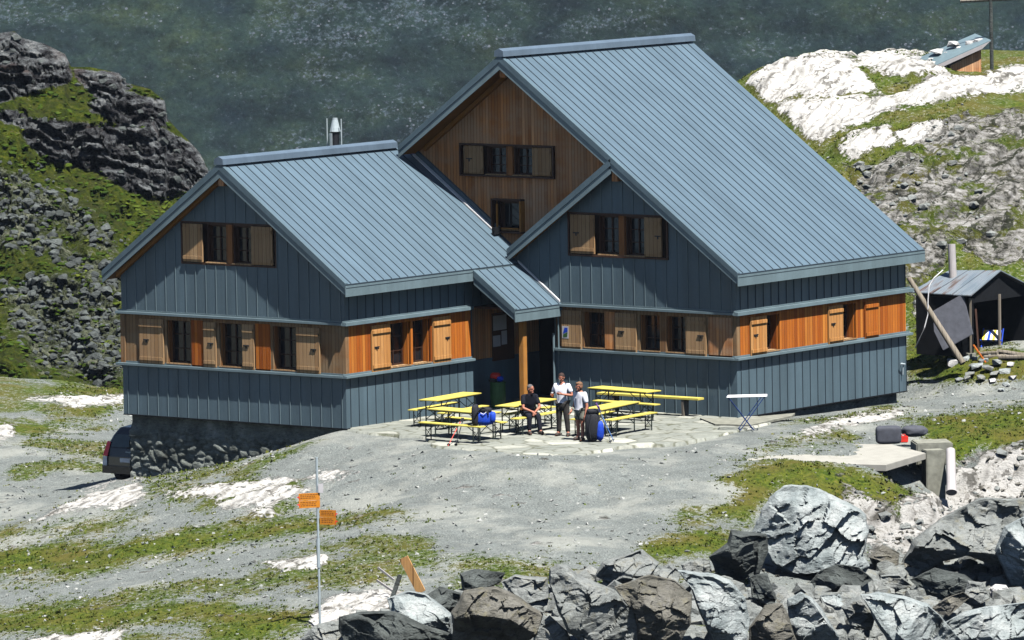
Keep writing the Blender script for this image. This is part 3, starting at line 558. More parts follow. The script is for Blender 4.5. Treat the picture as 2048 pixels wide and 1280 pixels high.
# gable window boxes (u0,u1,z0,z1)
gwl = (U_F(365, 480, 0), U_F(550, 480, 0), float(PY(455, 528, 0)[2]), float(PY(455, 449, 0)[2]))
gwm = (U_F(1140, 470, YM), U_F(1334, 470, YM), float(PY(1240, 512, YM)[2]), float(PY(1240, 431, YM)[2]))
gww = (U_F(925, 320, YWD), U_F(1108, 325, YWD), float(PY(1015, 351, YWD)[2]), float(PY(1015, 292, YWD)[2]))
gws = (U_F(993, 430, YWD), U_F(1047, 430, YWD), float(PY(1020, 462, YWD)[2]), float(PY(1020, 401, YWD)[2]))
wall('metal_cladding', WFl, LW, -.002, 0, ZSL-.03, [], mcf)
wall('metal_cladding', WFl, LW, -.002, ZB+.05, lambda u: zl(u)-TH+.05, [gwl], mcf, breaks=(LR,))
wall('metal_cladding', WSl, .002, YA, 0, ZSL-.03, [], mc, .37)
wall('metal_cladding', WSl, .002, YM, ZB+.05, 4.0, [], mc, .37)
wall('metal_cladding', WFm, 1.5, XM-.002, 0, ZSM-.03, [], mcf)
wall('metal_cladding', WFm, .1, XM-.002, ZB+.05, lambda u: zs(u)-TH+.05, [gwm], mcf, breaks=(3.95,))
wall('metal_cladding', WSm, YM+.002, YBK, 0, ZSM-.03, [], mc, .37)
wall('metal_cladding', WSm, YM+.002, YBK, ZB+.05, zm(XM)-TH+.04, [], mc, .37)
# back and far walls that close the volume
mb = MB(); mb.b2((LW, .07, 0), (LW+.06, 14, 4.2)); mb.b2((LW, YBK-.06, 0), (XM-.07, YBK, 4.0)); mb.b2((LW+.06, 13.94, 0), (LW+.12, YBK-.07, 4.0))
mb.prism([(LW, YBK-.061, 4.001), (XM-.07, YBK-.061, 4.001), (0, YBK-.061, ZRM-.3)], (0, .06, 0)); mb.build('back_wall', 'clad', hut, True)
# wood gable
wall('wood_cladding', WFw, -3.95, 3.95, 3.2, lambda u: zm(u)-TH+.05, [gww, gws], ('brown',), 0, breaks=(0,))
# --- wood bands with openings -------------------------------------------------
def band(W, u0, u1, z0, z1, ops, mat):
    return wall('wood_cladding', W, u0, u1, z0, z1, [(a, b, z0+.07, z1-.12) for a, b in ops], (mat,), 0)
def window(W, u0, u1, z0, z1, depth=.24, mat='reveal', bars=1, splay=.0, mull=True):
    mb = MB(); t = .03   # reveals
    wbox(mb, W, u0, u0+t, -.062, -depth, z0, z1, 0); wbox(mb, W, u1-t, u1, -.062, -depth, z0, z1, 0)
    wbox(mb, W, u0, u1, -.063, -depth, z1, z1+t, 0)
    wbox(mb, W, u0-.01, u1+.01, .03, -depth, z0-t, z0, 1)
    fz = .045
    wbox(mb, W, u0+t, u0+t+fz, -depth+.05, -depth, z0, z1, 2); wbox(mb, W, u1-t-fz, u1-t, -depth+.05, -depth, z0, z1, 2)
    wbox(mb, W, u0+t+fz, u1-t-fz, -depth+.05, -depth, z0, z0+fz, 2); wbox(mb, W, u0+t+fz, u1-t-fz, -depth+.05, -depth, z1-fz, z1, 2)
    if mull:
        um = (u0+u1)/2; wbox(mb, W, um-.016, um+.016, -depth+.042, -depth+.002, z0+fz, z1-fz, 2)
        for q in (1/3., 2/3.):
            zz_ = z0+(z1-z0)*q; wbox(mb, W, u0+t+fz, u1-t-fz, -depth+.038, -depth+.004, zz_-.011, zz_+.011, 2)
    o = mb.build('window', (mat, 'shut', 'frame'), hut, True)
    mb = MB(); wbox(mb, W, u0, u1, -depth-.002, -depth-.02, z0, z1); mb.build('pane', 'glass', o, True)
    return o
def shutter(W, u0, u1, z0, z1, mat='shut', out=.012, handle=.5, bat=True, label=None):
    mb = MB(); wbox(mb, W, u0, u1, out, out+.045, z0, z1); o = mb.build('shutter', mat, hut, True, bevel=.004)
    if label: o['label'] = label
    h = z1-z0
    if bat:
        for q in (.11, .86):
            mb = MB(); wbox(mb, W, u0+.02, u1-.02, out+.046, out+.08, z0+h*q-.05, z0+h*q+.05); mb.build('batten', mat, o, True, bevel=.005)
    if handle:
        uu = u0+(u1-u0)*(handle if handle > 0 else .3); zz_ = z0+h*.52
        mb = MB(); wbox(mb, W, uu-.10, uu+.10, out+.046, out+.07, zz_, zz_+.03); wbox(mb, W, uu-.02, uu+.02, out+.046, out+.06, zz_-.07, zz_-.002); mb.build('latch', 'iron', o, True)
    return o
def uf(a, y, py=690): return U_F(a, py, y)
# left front band
opsF = [(uf(334, 0), uf(381, 0)), (uf(439, 0), uf(485, 0)), (uf(546, 0), uf(594, 0))]
band(WFl, LW+.1, -.16, ZSL+.03, ZB-.02, opsF, 'grey')
for a, b in opsF: window(WFl, a, b, ZSL+.10, ZB-.14, .26, 'reveal')
for a, b, hd in ((281, 329, .3), (409, 434, .6), (487, 510, .35), (595, 641, .75)): shutter(WFl, uf(a, 0), uf(b, 0), ZSL+.05, ZB-.13, 'shut', handle=hd)
for a, b in ((384, 407), (512, 541)):
    mb = MB(); wbox(mb, WFl, uf(a, 0), uf(b, 0), .002, .02, ZSL+.04, ZB-.1); mb.build('board_panel', 'orange', hut, True)
# left side band
us = lambda a, x, py=690: U_S(a, py, x)
opsS = [(us(779, 0), us(822, 0)), (us(826, 0), us(862, 0))]
band(WSl, .16, YA-.02, ZSL+.03, ZB-.02, opsS, 'orange')
for a, b in opsS: window(WSl, a+.03, b-.03, ZSL+.10, ZB-.14, .3, 'orange')
shutter(WSl, us(741, 0), us(778, 0), ZSL+.04, ZB-.12, 'shuto', handle=.25); shutter(WSl, us(864, 0), us(899, 0), ZSL+.04, ZB-.12, 'shuto', handle=.8)
# main front band
opsM = [(uf(1168, YM), uf(1209, YM)), (uf(1280, YM), uf(1320, YM)), (uf(1333, YM), uf(1373, YM))]
band(WFm, 1.62, XM-.16, ZSM+.03, ZB-.02, opsM, 'grey')
for a, b in opsM: window(WFm, a, b, ZSM+.10, ZB-.13, .28, 'reveal')
for a, b, hd in ((1126, 1165, 0), (1233, 1275, .3), (1374, 1414, .75)): shutter(WFm, uf(a, YM), uf(b, YM), ZSM+.02, ZB-.12, 'shut', handle=hd)
for a, b in ((1211, 1231), (1418, 1465)):
    mb = MB(); wbox(mb, WFm, uf(a, YM), uf(b, YM), .002, .02, ZSM+.04, ZB-.1); mb.build('board_panel', 'brown', hut, True)
# poster on the first shutter of the main front
mb = MB(); wbox(mb, WFm, uf(1126, YM)+.02, uf(1140, YM), .058, .062, ZSM+.32, ZSM+.67); ps = mb.build('poster', 'paper', hut, True); ps['label'] = 'small white poster with a blue and green picture'
W_ = WFm; a0 = uf(1126, YM)+.05; a1 = uf(1140, YM)-.03
mb = MB(); mb.prism([W_(a0, .0635, ZSM+.45), W_(a1, .0635, ZSM+.52), W_(a1, .0635, ZSM+.63), W_(a0+.06, .0635, ZSM+.63)], (0, -.002, 0), 0); mb.prism([W_(a0+.01, .0635, ZSM+.35), W_(a1-.02, .0635, ZSM+.37), W_(a1, .0635, ZSM+.5), W_(a0+.01, .0635, ZSM+.43)], (0, -.002, 0), 1)
mb.build('poster_picture', ('blue', 'green'), ps, True)
# main side band
opsT = [(us(1531, XM), us(1560, XM)), (us(1684, XM), us(1713, XM))]
band(WSm, YM+.16, YBK-.02, ZSM+.03, ZB-.02, opsT, 'orange')
for a, b in opsT: window(WSm, a+.02, b-.02, ZSM+.10, ZB-.14, .34, 'orange')
shutter(WSm, us(1499, XM), us(1531, XM), ZSM+.04, ZB-.13, 'shuto', handle=.3); shutter(WSm, us(1655, XM), us(1684, XM), ZSM+.04, ZB-.13, 'shuto', handle=.3); shutter(WSm, us(1728, XM), us(1755, XM), ZSM+.04, ZB-.13, 'orange', handle=0, label='closed shutter with two dark battens')
# corner posts
for (x, y) in ((LW+.05, .05), (-.08, .08), (XM-.08, YM+.08)):
    mb = MB(); mb.b2((x-.082, y-.082, ZSL+.03 if x < 0 else ZSM+.03), (x+.082, y+.082, ZB-.02)); mb.build('corner_post', 'grey', hut, True)
# gable windows
def gablewin(W, g, sh, ops, mat, post, box, shmat='shut', bh=(0, 0)):
    u0, u1, z0, z1 = g; mb = MB(); t = .05
    wbox(mb, W, u0-t, u1+t, box, -.30, z1, z1+t); wbox(mb, W, u0-t, u1+t, box, -.30, z0-t, z0); wbox(mb, W, u0-t, u0, box, -.30, z0+.001, z1-.001); wbox(mb, W, u1, u1+t, box, -.30, z0+.001, z1-.001)
    mb.build('window_box', 'frame', hut, True)
    mb = MB(); wbox(mb, W, u0, u1, -.31, -.33, z0, z1); mb.build('window_back', 'frame', hut, True)
    for a, b in ops: window(W, a, b, z0+.03, z1-.04, .24, mat)
    for a, b in post:
        mb = MB(); wbox(mb, W, a, b, -.02, -.2, z0+.001, z1-.001); mb.build('window_post', 'reveal', hut, True)
    for (a, b), hd in zip(sh, bh): shutter(W, a, b, z0+.02, z1-.02, shmat, out=-.005, handle=hd)
f0 = lambda a: U_F(a, 480, 0); fM = lambda a: U_F(a, 470, YM); fW = lambda a: U_F(a, 322, YWD)
gablewin(WFl, gwl, [(f0(367), f0(406)), (f0(504), f0(546))], [(f0(412), f0(451)), (f0(464), f0(503))], 'frame', [(f0(452), f0(463))], .02)
gablewin(WFm, gwm, [(fM(1142), fM(1190)), (fM(1290), fM(1324))], [(fM(1196), fM(1236)), (fM(1250), fM(1289))], 'frame', [(fM(1237), fM(1248))], .05, bh=(.25, .8))
gablewin(WFw, gww, [(fW(929), fW(967)), (fW(1066), fW(1104))], [(fW(972), fW(1011)), (fW(1026), fW(1064))], 'frame', [(fW(1012), fW(1024))], .10, bh=(.3, 0))
u0, u1, z0, z1 = gws; mb = MB()
wbox(mb, WFw, u0-.05, u1+.05, .2, -.3, z1, z1+.05, 0); wbox(mb, WFw, u0-.05, u1+.05, .2, -.3, z0-.05, z0, 0); wbox(mb, WFw, u0-.05, u0, .2, -.3, z0+.001, z1-.001, 0); wbox(mb, WFw, u1, u1+.05, .2, -.3, z0+.001, z1-.001, 1)
mb.build('window_box', ('frame', 'beam'), hut, True)
wn = window(WFw, u0+.09, u1-.01, z0+.04, z1-.05, .2, 'frame', mull=False)
mb = MB(); wbox(mb, WFw, u0+.10, u0+.14, .1, .15, z0+.06, z1-.1); wbox(mb, WFw, u0+.14, u1-.1, .1, .13, z0+.06, z0+.10); mb.build('casement', 'beam', wn, True)
# --- ledges between storeys
def ledge(W, u0, u1, z, out=.145, h=.07): 
    mb = MB(); wbox(mb, W, u0, u1, -.02, out, z-h/2, z+h/2); mb.prism([W(u0, .0, z+h/2+.001), W(u1, .0, z+h/2+.001), W(u1, .0, z+h/2+.05), W(u0, .0, z+h/2+.05)], np.array(W(0, .02, 0))-np.array(W(0, 0, 0))); mb.build('metal_ledge', 'trim', hut, True, bevel=.006)
ledge(WFl, LW-.145, .0, ZSL); ledge(WFl, LW-.13, .0, ZB+.02); ledge(WSl, -.13, YA, ZSL); ledge(WSl, -.13, YA-.05, ZB+.02, .15, .1)
ledge(WFm, 1.62, XM, ZSM); ledge(WFm, 1.5, XM, ZB+.02); ledge(WSm, YM-.13, YBK+.15, ZSM); ledge(WSm, YM-.13, YBK+.2, ZB+.02, .15, .1)
# bottom drip edges
mb = MB(); mb.b2((LW-.0, -.025, -.03), (.03, .05, .0)); mb.b2((-.04, .051, -.03), (.025, YA, .0)); mb.b2((1.5, YM-.025, -.03), (XM+.025, YM+.05, 0)); mb.b2((XM-.04, YM+.051, -.03), (XM+.025, YBK, 0)); mb.build('drip_edge', 'dark', hut, True)
# entrance recess; inner end coloured near black in place of shade
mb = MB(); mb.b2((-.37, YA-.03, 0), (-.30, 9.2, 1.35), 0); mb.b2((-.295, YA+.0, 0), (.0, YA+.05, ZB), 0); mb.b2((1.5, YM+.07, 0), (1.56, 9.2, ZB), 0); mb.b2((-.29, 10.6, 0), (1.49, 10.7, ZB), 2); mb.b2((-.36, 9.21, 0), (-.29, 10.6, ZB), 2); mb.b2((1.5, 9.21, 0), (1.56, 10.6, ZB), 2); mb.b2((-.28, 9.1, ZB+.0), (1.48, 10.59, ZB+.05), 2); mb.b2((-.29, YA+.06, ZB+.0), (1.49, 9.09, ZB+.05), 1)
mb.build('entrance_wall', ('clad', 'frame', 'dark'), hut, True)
mb = MB(); mb.b2((-.37, YA+.06, 1.36), (-.31, 9.2, ZB-.01)); mb.build('wood_cladding', 'brown', hut, True)
mb = MB(); mb.b2((.15, 10.5, .05), (1.15, 10.58, 2.2)); dr = mb.build('door', 'frame', hut, True); mb = MB(); mb.tube([(.25, 10.48, 1.05), (.37, 10.48, 1.05)], .015); mb.build('handle', 'steel', dr, True)
# doorstep
mb = MB(); mb.b2((-.25, YM+.3, -.04), (1.45, 9.0, .10)); mb.build('doorstep', 'conc2', hut, True)
# notice board on the recessed wall
nb = MB(); y0, y1 = us(984, -.3), us(1027, -.3); nb.b2((-.305, y0, 1.25), (-.27, y1, 2.62)); nb = nb.build('notice_board', 'frame', hut, True)
for a, b, c_, d_ in ((986, 1013, 632, 658), (986, 1001, 672, 692), (1003, 1014, 662, 688)):
    p = PX(a, c_, -.265); q = PX(b, d_, -.265); mb = MB(); mb.b2((-.268, p[1], q[2]), (-.262, q[1], p[2])); mb.build('notice', 'paper', nb, True)
# porch post and downpipe
pp = PX(1046, 700, 1.55); mb = MB(); mb.b2((1.47, pp[1]-.09, 0), (1.63, pp[1]+.09, 2.95)); mb.build('porch_post', 'beam', hut, True, bevel=.01)
mb = MB(); mb.tube([(1.56, YM-.06, .02), (1.56, YM-.06, 2.1)], .035, 8); mb.tube([(1.72, YM-.04, 1.5), (1.72, YM-.04, 2.75)], .025, 8); mb.build('downpipe', 'trim', hut, True)
# --- roofs
def roof(name, xa, za, xb, zb_, y0, y1, mat='roof', pitch=.36, seams=True, verge=True, eave=True, ridgecap=None, vlen=.25):
    """sloped slab from (xa,za) high to (xb,zb) low"""
    mb = MB(); mb.prism([(xa, y0, za), (xb, y0, zb_), (xb, y0, zb_-.06), (xa, y0, za-.06)], (0, y1-y0, 0), 0)
    d = np.array([xb-xa, 0, zb_-za]); L = np.linalg.norm(d); d /= L; n = np.array([-d[2], 0, d[0]])*(1 if d[0] > 0 else -1)
    if seams:
        y = y0+pitch*.6
        while y < y1-.05:
            a = np.array([xa, y, za])+n*.0005; b = np.array([xb, y, zb_])+n*.0005
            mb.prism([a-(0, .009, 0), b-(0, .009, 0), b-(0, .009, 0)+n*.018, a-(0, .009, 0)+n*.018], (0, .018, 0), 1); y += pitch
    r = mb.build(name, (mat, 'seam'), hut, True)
    if verge:
        mb = MB(); e = .012
        V1, V2 = .17, .39
        mb.prism([(xa, y0-.045, za+.03), (xb, y0-.045, zb_+.03), (xb, y0-.045, zb_-V1+.04), (xa, y0-.045, za-V1)], (0, .12, 0), 0)
        mb.prism([(xa, y0-.025, za-V1-.001), (xb, y0-.025, zb_-V1+.039), (xb, y0-.025, zb_-V2+.07), (xa, y0-.025, za-V2)], (0, .024, 0), 1)
        mb.build('verge_board', ('clad', 'trim'), r, True)
    if eave:
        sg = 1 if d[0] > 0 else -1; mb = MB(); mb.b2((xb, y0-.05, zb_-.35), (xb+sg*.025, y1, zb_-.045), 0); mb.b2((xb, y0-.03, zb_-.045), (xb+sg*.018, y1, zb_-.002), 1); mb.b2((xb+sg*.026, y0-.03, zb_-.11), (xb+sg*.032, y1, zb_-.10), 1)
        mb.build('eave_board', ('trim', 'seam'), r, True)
    # timber soffit
    mb = MB(); mb.prism([(xa, y0+.0, za-.061), (xb, y0+.0, zb_-.061), (xb, y0, zb_-TH+.02), (xa, y0, za-TH+.02)], (0, y1-y0-.002, 0)); mb.build('soffit', 'beam', r, True)
    return r
def cap(r, x, z, y0, y1):
    mb = MB(); mb.prism([(x-.17, y0-.06, z-.02), (x-.15, y0-.06, z+.14), (x+.0, y0-.06, z+.21), (x+.15, y0-.06, z+.14), (x+.17, y0-.06, z-.02)], (0, y1-y0+.06, 0)); mb.build('ridge_cap', 'ridge', r, True)
r1 = roof('roof', LR, ZRL, .32, zl(.32), -.30, YWD-.01); cap(r1, LR, ZRL, -.30, 7.45)
roof('roof', LR, ZRL, LW-.42, zl(LW-.42), -.30, 14.0, eave=False)
PE = 1.82; r3 = roof('porch_roof', .36, zl(.36)-.035, PE, zl(PE)-.035, 5.38, YM-.002, seams=True); 
r2 = roof('roof', 0, ZRM, XM+.32, zm(XM+.32), YV, 16.38); cap(r2, 0, ZRM, YV, 16.40)
roof('roof', 0, ZRM, -3.76, zm(3.76), YV, 16.38, eave=False)
roof('roof', -3.77, zm(3.77), -8.5, zm(8.5), 14.2, 16.38, seams=False, verge=False, eave=False)
roof('roof', 3.9, zm(3.95)-.03, .15, zm(3.95)-.03-k*3.75, YV, YWD-.01, eave=False)
# timber lining under the visible left rakes and gable beams
for (xa, za, xb, zb_, yy) in ((LR-.25, ZRL-TH-.02-k*.25, LW-.05, zl(LW-.05)-TH-.02, .0), (-.25, ZRM-TH-.02-k*.25, -3.4, zm(3.4)-TH-.02, YWD)):
    mb = MB(); mb.prism([(xa, yy-.14, za), (xb, yy-.14, zb_), (xb, yy-.14, zb_-.14), (xa, yy-.14, za-.14)], (0, .138, 0)); mb.build('rake_beam', 'beam', hut, True)
for x, z, y in ((LR, ZRL-.62, -.28), (0, ZRM-.62, YV+.1), (3.98, zm(3.98)-.62, YV+.05)):
    mb = MB(); mb.b2((x-.1, y, z), (x+.1, YWD-.02 if y > 1 and x < 1 else (YM-.02 if y > 1 else -.02), z+.3)); mb.build('purlin_end', 'brown', hut, True)
# valley flashing along the wooden gable
a = np.array([-3.75, YWD-.10, zl(-3.75)+.02]); b = np.array([-.72, YWD-.10, zl(-.72)+.02])
mb = MB(); mb.prism([a, b, b+(0, 0, .18), a+(0, 0, .18)], (0, .095, 0), 0); mb.prism([a+(0, -.13, .004), b+(0, -.13, .004), b+(0, -.13, .045), a+(0, -.13, .045)], (0, .128, 0), 1)
c1 = np.array([.30, YM-.05, zl(.30)+.01]); c2 = np.array([1.78, YM-.05, zl(1.78)-.02]); mb.prism([c1, c2, c2+(0, 0, .05), c1+(0, 0, .05)], (0, .048, 0), 1)
mb.build('flashing', ('clad', 'white'), hut, True)
mb = MB(); mb.b2((-.73, YM+.1, zl(-.75)+.0), (-.64, YWD-.12, zl(-.75)+.2)); mb.build('gap_shade_box', 'dark', hut, True)  # black box added to colour in the dark gap where the flashing ends
# chimney
cb = PY(671, 296, 6.0); ct = PY(670, 236, 6.0); mb = MB(); h = ct[2]-cb[2]
mb.tube([(cb[0], 6, cb[2]-.5), (cb[0], 6, cb[2]+h*.55)], .12, 12, 0); mb.tube([(cb[0], 6, cb[2]+h*.55), (cb[0], 6, cb[2]+h*.95)], [.16, .08], 12, 1); mb.tube([(cb[0], 6, cb[2]+h*.951), (cb[0], 6, cb[2]+h)], .075, 10, 1)
ch = mb.build('chimney', ('iron', 'steel'), hut, True, smooth=False)
for dx in (-.26, .27):
    mb = MB(); mb.tube([(cb[0]+dx, 5.95, cb[2]-.5), (cb[0]+dx, 5.95, cb[2]+h*(.98))], .018, 6); mb.build('stay_rod', 'steel', ch, True)
mb = MB(); mb.b2((cb[0]-.03, 5.78, cb[2]-.4), (cb[0]+.05, 5.80, cb[2]+h*.5)); mb.build('ladder_rail', 'steel', ch, True)
# tap on the side wall
tp = PX(1801, 735, XM); mb = MB(); mb.tube([(XM+.03, tp[1], tp[2]+.12), (XM+.14, tp[1]+.02, tp[2]+.1), (XM+.1, tp[1]-.15, tp[2]+.12)], .022); mb.tube([(XM+.1, tp[1], tp[2]+.1), (XM+.08, tp[1], tp[2]-.2)], .018); mb.build('water_tap', 'steel', hut, True)
# foundations
def rubble_wall(name, p0, p1, zt, zbf, out, seed):
    L = math.hypot(p1[0]-p0[0], p1[1]-p0[1]); nu = int(L/.04); H = 2.9 if seed == 1 else .8; nz = int(H/.04); uu, vv = np.meshgrid(np.linspace(0, L, nu), np.linspace(0, H, nz)); 
    wx = (fbm(uu*2, vv*2, None, 3, seed+40)-.5)*.3
    a1, a2, idv = voro((uu+wx)/.34, (vv+wx)/.22, seed); prof = np.clip((a2-a1)*3.2, 0, 1)**.5*.10+(idv-.5)*.09; prof *= np.clip(vv*4-1.0, 0, 1)
    dirv = np.array([(p1[0]-p0[0])/L, (p1[1]-p0[1])/L]); X = p0[0]+dirv[0]*uu+out[0]*prof; Y = p0[1]+dirv[1]*uu+out[1]*prof; Z = zt-vv
    return grid_mesh(name, np.stack([X, Y, Z], -1), [M['rubble']], parent=hut)
fo = rubble_wall('foundation', (LW+.12, .22), (-.1, .22), -.01, None, (0, -1), 1); fo['label'] = 'dark rubble stone foundation wall'
rubble_wall('foundation', (XM-.16, YM+.1), (XM-.16, YBK-.3), -.01, None, (1, 0), 2)
mb = MB(); mb.b2((LW+.13, .3, -3), (-.1, YBK-.3, -.02)); mb.b2((-.09, YM+.2, -1.5), (XM-.22, YBK-.35, -.02)); mb.b2((-.05, .3, -.6), (-.12, YA, -.01)); mb.build('foundation_core', 'rubble', hut, True)
rubble_wall('foundation', (LW+.12, 8.0), (LW+.12, .22), -.01, None, (-1, 0), 1)
# ================================================================== PATIO
pat_px = [(694, 859), (735, 866), (800, 869), (845, 876), (872, 893), (960, 902), (1040, 908), (1110, 916), (1180, 906), (1255, 892), (1290, 890), (1360, 886), (1430, 872), (1490, 858), (1540, 846)]
pat_poly = [tuple(PZ(x, y, 0)[:2]) for x, y in pat_px]+[(8.6, 8.4), (7.6, 7.7), (1.5, 7.6), (1.4, 9.0), (-.28, 9.0), (-.28, 5.6), (-.1, 5.6), (-.1, .3)]
nx = 420; gx, gy = np.meshgrid(np.linspace(-.6, 11.6, nx), np.linspace(-3.4, 9.1, nx))
pd = polyd(gx, gy, pat_poly)+(fbm(gx*1.6, gy*1.6, None, 3, 91)-.5)*.5*np.clip((2.5-gy)/2, 0, 1)
v1, v2, vi = voro(gx/.62+(fbm(gx, gy, None, 3, 92)-.5)*.7, gy/.62+(fbm(gx+9, gy, None, 3, 93)-.5)*.7, 94, 1.0)
pz = np.clip((v2-v1)*9, 0, 1)*.022+(vi-.5)*.012-.012; pz = np.where(pd < 0, -.10, pz)
ppv = np.stack([gx, gy, pz], -1); s = NT('flagstone', .9, .2); v = s.co(); aid, aed = attr(s, 'stone_id'), attr(s, 'joint')
c = s.ramp(aid, [(.0, (.18, .19, .17)), (.5, (.215, .225, .20)), (.8, (.25, .255, .225)), (1.0, (.40, .40, .35))]); c = s.mix(.6, c, s.ramp(s.noise(6, v, 6, .7), [(.35, .55), (.6, 1.0)]), 'MULTIPLY')
c = s.mix(aed, c, s.mix(s.noise(2, v), (.05, .055, .03), (.11, .11, .085))); s.col(c); s.bump(s.noise(9, v, 5), .3, .02)
o = grid_mesh('patio', ppv, [s.m], {'stone_id': vi, 'joint': np.clip(1.15-(v2-v1)*9, 0, 1)}); o['kind'] = 'structure'
bm = bmesh.new(); bm.from_mesh(o.data); pdf = pd.reshape(-1); bm.verts.ensure_lookup_table(); bmesh.ops.delete(bm, geom=[v_ for v_ in bm.verts if pdf[v_.index] < -.06], context='VERTS'); bm.to_mesh(o.data); bm.free()
# ================================================================== FURNITURE ON THE PATIO
def table_proto(L=2.25, Wd=.62, H=.77):
    t = empty('beer_table', (0, 0, 0), 'x', 'table')
    mb = MB(); mb.box((0, 0, H-.014), (L/2, Wd/2, .014)); mb.build('table_top', 'yellow', t, bevel=.004)
    mb = MB(); mb.box((0, -Wd/2+.03, H-.045), (L/2-.05, .012, .016)); mb.build('rail', 'tleg', t); mb = MB(); mb.box((0, Wd/2-.03, H-.045), (L/2-.05, .012, .016)); mb.build('rail', 'tleg', t)
    for sx in (-1, 1):
        x = sx*(L/2-.28); mb = MB(); w_ = Wd/2-.05
        mb.tube([(x, -w_, 0), (x, -w_, H-.03)], .02, 6); mb.tube([(x, w_, 0), (x, w_, H-.03)], .02, 6); mb.tube([(x, -w_, .2), (x, w_, .2)], .014, 6); mb.tube([(x, -w_, .2), (x, w_, .55)], .011, 6); mb.tube([(x, w_, .2), (x, -w_, .55)], .011, 6)
        mb.tube([(x, -w_+.03, .45), (x-sx*.45, -w_+.03, H-.04)], .011, 6); mb.tube([(x, w_-.03, .45), (x-sx*.45, w_-.03, H-.04)], .011, 6); mb.build('leg_frame', 'tleg', t)
    return t
def bench_proto(L=2.25, Wd=.27, H=.48):
    t = empty('beer_bench', (0, 0, 0), 'x', 'bench')
    mb = MB(); mb.box((0, 0, H-.015), (L/2, Wd/2, .015)); mb.build('seat', 'yellow', t, bevel=.004)
    for sx in (-1, 1):
        x = sx*(L/2-.26); mb = MB(); w_ = Wd/2-.03
        mb.tube([(x, -w_, 0), (x, -w_, H-.03)], .018, 6); mb.tube([(x, w_, 0), (x, w_, H-.03)], .018, 6); mb.tube([(x, -w_, .09), (x, w_, .09)], .012, 6); mb.tube([(x, -w_, .1), (x, w_, .32)], .009, 6); mb.tube([(x, w_, .1), (x, -w_, .32)], .009, 6)
        mb.tube([(x, 0, .28), (x-sx*.32, 0, H-.03)], .011, 6); mb.build('leg_frame', 'tleg', t)
    return t
PT = .012
T0 = table_proto(); B0 = bench_proto()
def ctr(a, b, z): p, q = PZ(*a, z), PZ(*b, z); return (p+q)/2
tabs = [((1.82, 2.35), 95, 'yellow beer table nearest the zinc side wall of the left wing'), ((4.45, -.38), -6, 'yellow beer table behind the blue rucksack, closest to the stone foundation'),
        ((4.68, 2.12), 95, 'yellow beer table behind the seated man, in front of the entrance post'), ((4.95, 6.25), -6, 'yellow beer table against the front wall under the shuttered windows'), ((7.22, 2.62), 99, 'yellow beer table behind the woman in white')]
for i, ((x, y), a, lab) in enumerate(tabs):
    t = T0 if i == 0 else copy_tree(T0); t.location = (x, y, PT); t.rotation_euler = (0, 0, math.radians(a)); t['label'] = lab; t['group'] = 'yellow beer tables on the patio'
bens = [((814, 822), (921, 803), 'leftmost yellow beer bench, between the zinc side wall table and the front table'), ((870, 829), (982, 809), 'yellow beer bench just behind the blue rucksack table'),
        ((883, 833), (1021, 846), 'yellow beer bench on the house side of the rucksack table'), ((828, 843), (980, 855), 'yellow beer bench carrying the blue rucksack'), ((1028, 838), (1120, 822), 'yellow beer bench the man in black sits on'),
        ((1010, 829), (1110, 812), 'yellow beer bench behind the table of the seated man'), ((1183, 800), (1323, 810), 'yellow beer bench in front of the table by the wall'), ((1206, 842), (1316, 823), 'yellow beer bench right of the hiking poles, nearest the drying rack'),
        ((1140, 841), (1232, 821), 'yellow beer bench between the standing man and the woman')]
for i, (a, b, lab) in enumerate(bens):
    p, q = PZ(*a, .48), PZ(*b, .48); t = B0 if i == 0 else copy_tree(B0); m_ = (p+q)/2; t.location = (m_[0], m_[1], PT); t.rotation_euler = (0, 0, math.atan2(q[1]-p[1], q[0]-p[0])); t['label'] = lab; t['group'] = 'yellow beer benches on the patio'
pb = empty('plank_bench', (5.2, 7.12, PT), 'long thick yellow plank bench on wooden legs beside the front wall', 'bench', rz=math.radians(1))
mb = MB(); mb.box((0, 0, .50), (1.75, .15, .03)); mb.build('seat', 'yellow', pb, bevel=.006)
for x in (-1.2, 1.2):
    mb = MB(); mb.prism([(x-.035, -.12, 0), (x-.035, .12, 0), (x-.035, .14, .469), (x-.035, -.14, .469)], (.07, 0, 0)); mb.build('leg', 'weath', pb)
# ------------------------------------------------------------------ rucksacks, poles, bin
def lumpy(name, mat, parent, c, h, seed, amp=.12, sub=3, power=.7, tiltm=None, world=False):
    bm = bmesh.new(); bmesh.ops.create_icosphere(bm, subdivisions=sub, radius=1)
    for v_ in bm.verts:
        q = np.array(v_.co[:]); q = np.sign(q)*np.abs(q)**power
        nz_ = fbm(np.array([q[0]*1.7+seed]), np.array([q[1]*1.7]), np.array([q[2]*1.7]), 3, seed)[0]-.5; q = q*(1+amp*2*nz_)*np.array(h)
        if tiltm is not None: q = tiltm@q
        v_.co = Vector(q+np.array(c))
    me = bpy.data.meshes.new(name); bm.to_mesh(me); bm.free(); me.materials.append(M[mat] if isinstance(mat, str) else mat); me.polygons.foreach_set('use_smooth', [True]*len(me.polygons))
    o = bpy.data.objects.new(name, me); COL.objects.link(o)
    if parent is not None: o.parent = parent
    return o
def rotz(a): c_, s_ = math.cos(a), math.sin(a); return np.array([[c_, -s_, 0], [s_, c_, 0], [0, 0, 1.]])
def roty(a): c_, s_ = math.cos(a), math.sin(a); return np.array([[c_, 0, s_], [0, 1, 0], [-s_, 0, c_]])
VA = math.atan2(Rh[1], Rh[0])   # heading whose local x runs along the view's lateral axis
bp = PZ(966, 851, .49)
rk = empty('rucksack', (bp[0], bp[1], .49+PT), 'bright blue and black rucksack lying on the front yellow bench', 'rucksack', rz=VA)
